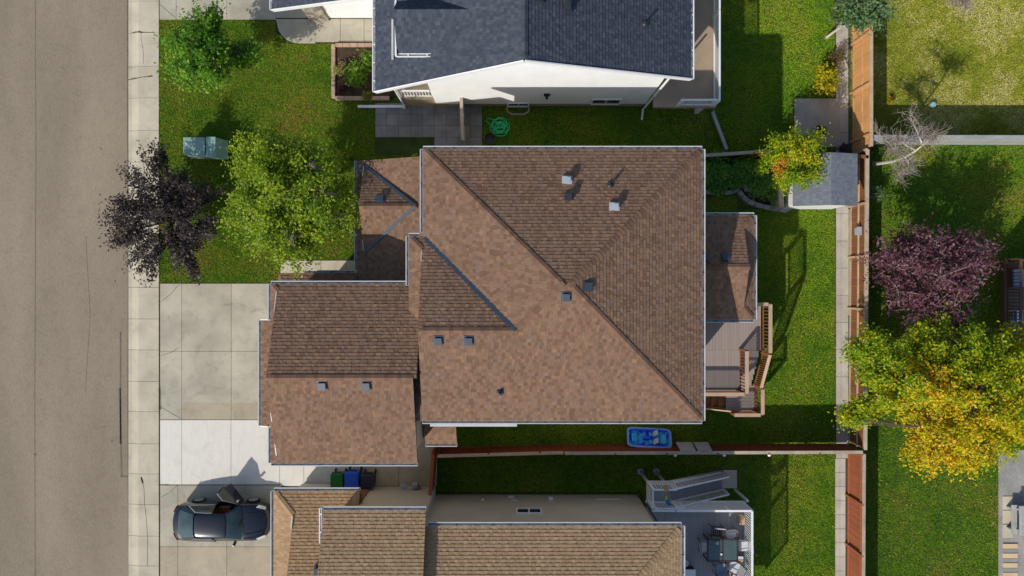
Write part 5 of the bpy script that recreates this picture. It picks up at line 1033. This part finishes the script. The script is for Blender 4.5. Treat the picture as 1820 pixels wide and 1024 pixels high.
def bin_(label, px, py, col, w=.6, d=.66, h=1.0, mark=True):
    q = P(px, py, 1.0); m_ = M('bin_plastic', col, .5, .06, 3); t = thing('wheelie_bin', label, 'bin', (q.x, q.y, 0), 'wheeled bins by the beige wall')
    def X(x, y, z): return (q.x+x, q.y+y, z)
    mb = MB(); mb.hexa([X(-w*.42, -d*.4, .08), X(w*.42, -d*.4, .08), X(w*.42, d*.36, .08), X(-w*.42, d*.36, .08), X(-w/2, -d/2, h-.08), X(w/2, -d/2, h-.08), X(w/2, d/2, h-.08), X(-w/2, d/2, h-.08)]); bevel(part('body', mb, m_, t), .03)
    mb = MB(); mb.hexa([X(-w*.53, -d*.54, h-.08), X(w*.53, -d*.54, h-.08), X(w*.53, d*.5, h-.06), X(-w*.53, d*.5, h-.06), X(-w*.48, -d*.5, h-.01), X(w*.48, -d*.5, h-.01), X(w*.46, d*.46, h+.03), X(-w*.46, d*.46, h+.03)]); ld = bevel(part('lid', mb, m_, t), .025)
    mb = MB(); mb.bar(X(-w*.34, d*.58, h-.06), X(w*.34, d*.58, h-.06), .04, .04); mb.bar(X(-w*.34, d*.46, h-.08), X(-w*.34, d*.6, h-.05), .04, .04).bar(X(w*.34, d*.46, h-.08), X(w*.34, d*.6, h-.05), .04, .04); part('handle', mb, m_black, t)
    for sx in (-1, 1): part('wheel', MB().lathe(X(sx*w*.42, d*.42, .12), [(.12, -.03), (.12, .03)], 14, axis=(1, 0, 0)), m_black, t)
    if mark:
        mk = MB(); 
        for k in range(3):
            a0 = k*2.094; pts = [X(.11*math.cos(a0+j*.35), -.08+.11*math.sin(a0+j*.35), h+.012-.06*.11*0+(.03*(-.08+.11*math.sin(a0+j*.35)+d*.5)/d)) for j in range(5)]
            mk.tube(pts, .012, 4)
        part('emblem', mk, M('faint_print', mul(col, 2.2), .6), ld)
    return t
bin_('green wheeled bin at the left of the row by the beige wall', 598, 855, s(26, 104, 36)); bin_('bright blue wheeled bin between the green and the dark bin', 625, 852, s(34, 84, 200), .66, .72, 1.05); bin_('dark navy wheeled bin at the right of the row', 652, 856, s(40, 52, 70))
GM = thing('gas_meter', 'grey gas meter with pipes against the beige wall by the side gate', 'gas meter', (-4.9, -9.6, 0))
part('regulator', MB().lathe((-5.2, -9.55, .75), [(.02, 0), (.13, .05), (.14, .1), (.03, .14)], 14), m_vent_wht, GM); bevel(part('meter_body', MB().box(-4.85, -9.68, .5, -4.55, -9.42, .85), m_vent_wht, GM), .03)
part('pipe', MB().tube([(-5.4, -9.7, .3), (-5.4, -9.55, .7), (-5.2, -9.55, .78), (-4.95, -9.55, .9), (-4.7, -9.55, .9), (-4.5, -9.6, .8), (-4.45, -9.72, .4)], .03, 8), m_steel, GM)

# pedal boat: hull, deck well, two seats, leaning on the fence
m_hull = M('royal_blue_hull', s(26, 84, 235), .35, .05); m_bdeck = M('sky_blue_deck', s(60, 170, 240), .4, .0, 3, 20, .05, c2=s(16, 60, 200), patch=(.47, .53)); m_brim = M('pale_blue_rim', s(120, 160, 220), .4); m_bseat = M('white_seat_pad', s(206, 208, 206), .6, .1)
BO = thing('pedal_boat', 'blue two seat pedal boat tilted against the side fence', 'pedal boat', (0, 0, 0))
def outline(sx, sy, z, n=36, e=7.0, sh=0.0): return [(sx*math.copysign(abs(math.cos(t))**(2/e), math.cos(t)), sy*math.copysign(abs(math.sin(t))**(2/e), math.sin(t)), z) for t in [2*math.pi*k/n for k in range(n)]]
def loft(rings, m=0, cap0=True, cap1=False):
    mb = MB(); n = len(rings[0]); 
    for r_ in rings: mb.v += [tuple(q) for q in r_]
    for i in range(len(rings)-1):
        for k in range(n): mb.f.append((i*n+k, i*n+(k+1) % n, (i+1)*n+(k+1) % n, (i+1)*n+k)); mb.m.append(m); mb.r.append(0)
    if cap0: mb.f.append(tuple(reversed(range(n)))); mb.m.append(m); mb.r.append(0)
    if cap1: mb.f.append(tuple((len(rings)-1)*n+k for k in range(n))); mb.m.append(m); mb.r.append(0)
    return mb
smooth(part('hull', loft([outline(.9, .42, .0), outline(1.0, .5, .1), outline(1.05, .56, .36)]), m_hull, BO))
smooth(part('rim', loft([outline(1.05, .56, .35), outline(1.09, .6, .36), outline(1.09, .6, .40), outline(1.03, .54, .42), outline(.99, .50, .40)], cap0=False), m_brim, BO), 60)
smooth(part('well', loft([outline(1.0, .51, .40), outline(.95, .46, .30), outline(.86, .36, .22)], cap0=False, cap1=True), m_bdeck, BO), 60)
mb = MB(); mb.hexa([(-.86, -.3, .2), (-.5, -.3, .2), (-.5, .3, .2), (-.86, .3, .2), (-.84, -.26, .4), (-.6, -.2, .3), (-.55, .22, .3), (-.84, .26, .4)]); mb.hexa([(.5, -.3, .2), (.86, -.34, .2), (.86, .34, .2), (.5, .3, .2), (.6, -.22, .3), (.84, -.3, .38), (.84, .3, .38), (.6, .22, .3)]); bevel(part('foredeck', mb, M('cyan_plastic', s(50, 180, 235), .4), BO), .05)
for y in (.24, -.24):
    bevel(part('seat', MB().hexa([(.0, y-.17, .2), (.36, y-.17, .2), (.36, y+.17, .2), (.0, y+.17, .2), (.0, y-.16, .36), (.3, y-.16, .34), (.3, y+.16, .34), (.0, y+.16, .36)]), m_bdeck, BO), .03)
    bevel(part('seat_back', MB().bar((.22, y, .32), (.36, y, .68), .3, .07, 0, (1, 0, 0)), m_bseat, BO), .03)
for y in (.46, -.46): bevel(part('side_rib', MB().box(-.9, y-.05, .3, .95, y+.05, .38), m_hull, BO), .02)
bevel(part('pedal_console', MB().box(-.3, -.1, .2, .05, .1, .42), m_hull, BO), .03)
q = P(1153, 784, .45); BO.location = (q.x, q.y, .26); BO.rotation_euler = (math.radians(-32), 0, math.radians(-3)); BO.scale = (1, .86, .9)
for i, (px, w) in enumerate(((1219, .75), (1249, .7))):
    q = P(px, 797, 1.5); mb = MB().hexa([(q.x-w/2, -7.4, 1.1), (q.x+w/2, -7.4, 1.1), (q.x+w/2, -7.36, 1.13), (q.x-w/2, -7.36, 1.13), (q.x-w/2+.1, -7.74, 1.80), (q.x+w/2+.05, -7.74, 1.80), (q.x+w/2+.05, -7.70, 1.83), (q.x-w/2+.1, -7.70, 1.83)])
    solo('grey_sheet', mb, m_greyw, ('grey board leaning on the side fence right beside the pedal boat', 'grey board leaning on the side fence, the one further from the boat')[i], 'board')
sl_ = None
for i, (px, lab) in enumerate(((1200, 'small white solar light on the side fence next to the grey boards'), (1287, 'small white solar light in the middle of the side fence row'), (1367, 'small white solar light on the side fence above the bottom lawn'))):
    q = P(px, 807, 1.6)
    if sl_ is None:
        sl_ = thing('solar_light', lab, 'light', (0, 0, 0), 'solar lights along the side fence'); smooth(part('cap', MB().lathe((0, 0, .0), [(.07, 0), (.08, .03), (.05, .06), (.01, .07)], 14), m_white, sl_)); part('bracket', MB().box(-.02, 0, -.1, .02, .1, 0), m_black, sl_); t = sl_
    else: t = copy_tree(sl_); t['label'] = lab
    t.location = (q.x, -7.86, 1.6)
# hose and pot in the narrow shaded yard
rb = random.Random(9); pts = []
c0 = P(889, 226)
for k in range(150): a = k*.33; r_ = .22+.16*math.sin(k*.21)+rb.uniform(-.02, .02); pts.append((c0.x+r_*1.35*math.cos(a)+.12*math.sin(k*.13), c0.y+r_*1.0*math.sin(a)+.12*math.cos(k*.09), .02+.0006*k))
pts += [(c0.x-.3, c0.y+.35, .03), (c0.x-.6, c0.y+.45, .02), (c0.x-.72, c0.y+.3, .02), (c0.x-.5, c0.y+.15, .02)]
solo('garden_hose', MB().tube(pts, .024, 6), M('green_hose', s(60, 205, 130), .4), 'tangled bright green garden hose lying in the shaded side yard', 'hose')
q = P(871, 248); smooth(solo('plant_pot', MB().lathe((q.x, q.y, -.03), [(.2, 0), (.28, .28), (.3, .3), (.25, .3), (.22, .1), (.0, .09)], 22), M('dark_pot', s(64, 58, 54), .7), 'round dark pot on the ground below the green hose', 'pot'))
q = P(1656, 187); bl = MB().lathe((q.x, q.y, -.02), [(.1, 0), (.15, .08), (.13, .18), (.02, .22)], 14); smooth(solo('ball', bl, M('pale_teal_plastic', s(150, 200, 196), .4), 'pale teal ball lying on the dry lawn at the right', 'ball'))
q = P(1550, 430); smooth(solo('red_ball', MB().lathe((q.x, q.y, -.03), [(.02, 0), (.07, .03), (.09, .09), (.07, .15), (.01, .18)], 14), M('red_plastic', s(200, 40, 30), .4), 'tiny red ball in the shade behind the brown fence', 'ball'))
q = V((16.52, P(0, 411, 1.2).y, 1.1)); NB = thing('nest_box', 'pale metal box hung on the inside of the brown fence', 'box', q); bevel(part('box', MB().box(q.x-.1, q.y-.17, q.z-.1, q.x+.08, q.y+.17, q.z+.2), m_vent_wht, NB), .02); part('lid', MB().box(q.x-.13, q.y-.2, q.z+.2, q.x+.1, q.y+.2, q.z+.23), m_vent_wht, NB)
tb = MB()
for k in range(4): pass
bench_ = thing('curb_timber', 'long weathered timber edging between swale and brown fence', 'timber', (16.2, 0, 0)); part('beam', MB().box(P(1507.5, 0).x, P(0, 560).y, -.1, P(1511, 0).x, P(0, 372).y, .1), m_weath, bench_)

# ------------------------------------------------------------------ right edge yard: deck, bench, slabs
RD = thing('neighbour_deck', 'dark wooden deck with railing at the right edge by the plum tree', 'deck', (25.5, -.5, 0))
rdz = 1.2; rx0 = P(1786, 0, rdz).x; ry0, ry1 = P(0, 607, rdz).y, P(0, 462, rdz).y; m_dkw = M('dark_stained_wood', s(92, 66, 52), .75, .15, rnd=.12)
boards(RD, rx0, ry0, rx0+5, ry1, rdz, M('brown_deck_board', s(112, 92, 80), .8, .1, rnd=.08), 'x')
part('rim_joist', MB().bar((rx0, ry0, rdz-.14), (rx0, ry1, rdz-.14), .05, .25).bar((rx0, ry0, rdz-.14), (rx0+5, ry0, rdz-.14), .05, .25).bar((rx0, ry1, rdz-.14), (rx0+5, ry1, rdz-.14), .05, .25), m_dkw, RD)
railing(RD, (rx0+.05, ry0, rdz), (rx0+.05, ry1, rdz), 1.0, (m_dkw, m_dkw), .15, .04, .12); railing(RD, (rx0+.15, ry1-.05, rdz), (rx0+4, ry1-.05, rdz), 1.0, (m_dkw, m_dkw), .15, .04, .12)
q = P(1812, 562, rdz+.4); t = thing('deck_chair', 'blue and white striped deck chair on the dark wooden deck', 'chair', (q.x, q.y, rdz)); 
for k in range(5): part('stripe', MB().box(q.x-.25+k*.1, q.y-.25, rdz+.4, q.x-.155+k*.1, q.y+.25, rdz+.44), (M('navy_stripe', s(40, 70, 130), .8), m_white)[k % 2], t)
part('chair_frame', MB().box(q.x-.27, q.y-.27, rdz+.34, q.x+.27, q.y+.27, rdz+.39).box(q.x-.27, q.y-.27, rdz, q.x-.22, q.y-.22, rdz+.34).box(q.x+.22, q.y+.22, rdz, q.x+.27, q.y+.27, rdz+.34).box(q.x-.27, q.y+.22, rdz, q.x-.22, q.y+.27, rdz+.34).box(q.x+.22, q.y-.27, rdz, q.x+.27, q.y-.22, rdz+.34).box(q.x+.2, q.y-.27, rdz+.4, q.x+.27, q.y+.27, rdz+.9), m_white, t)
q = P(1815, 494, rdz+.4); t = thing('deck_bench', 'grey cushioned bench at the corner of the dark wooden deck', 'bench', (q.x, q.y, rdz)); bevel(part('cushion', MB().box(q.x-.4, q.y-.42, rdz+.36, q.x+.5, q.y+.42, rdz+.46), m_blue, t), .03); part('bench_frame', MB().box(q.x-.42, q.y-.44, rdz, q.x+.52, q.y+.44, rdz+.35), m_dkw, t)
ps = slab_base('slab_path', 1781, 880, 1801, 958, m_gravel)
for k in range(3): slab(ps, 1782, 882+k*25, 1800, 906+k*25, m_walk, .02, name='paving_slab')
st_ = struct('step_path', MB().box(P(1781, 0).x, P(0, 1120).y, -.15, P(1809, 0).x, P(0, 958).y, -.008), m_gravel)
m_pale = M('pale_timber', s(206, 178, 138), .85, .08, 2, rnd=.05); m_gst = M('grey_step', s(140, 138, 136), .9, .08, rnd=.05)
for k in range(8):
    y = 966+k*17; slab(st_, 1782, y, 1808, y+9, m_pale, .05, name='timber_step'); slab(st_, 1782, y+9.4, 1808, y+16.6, m_gst, .03, name='grey_step')
def bench(label, px0, px1, py0, py1, h, name, cat):
    a, b = P(px0, py1, h), P(px1, py0, h); t = thing(name, label, cat, ((a.x+b.x)/2, (a.y+b.y)/2, 0)); n = max(2, round((b.x-a.x)/.13)); w = (b.x-a.x)/n
    for k in range(n): part('plank', MB().box(a.x+k*w+.006, a.y, h-.04, a.x+(k+1)*w-.006, b.y, h), m_greyw, t)
    for y in (a.y+.2, b.y-.2): part('leg', MB().box(a.x+.03, y-.04, -.05, b.x-.03, y+.04, h-.04), m_greyw, t)
bench('narrow pale wooden bench beside the paving slabs at the right edge', 1798, 1808, 898, 950, .45, 'garden_bench', 'bench'); bench('pale wooden picnic table cut off by the right edge', 1812, 1842, 900, 952, .74, 'picnic_table', 'table')
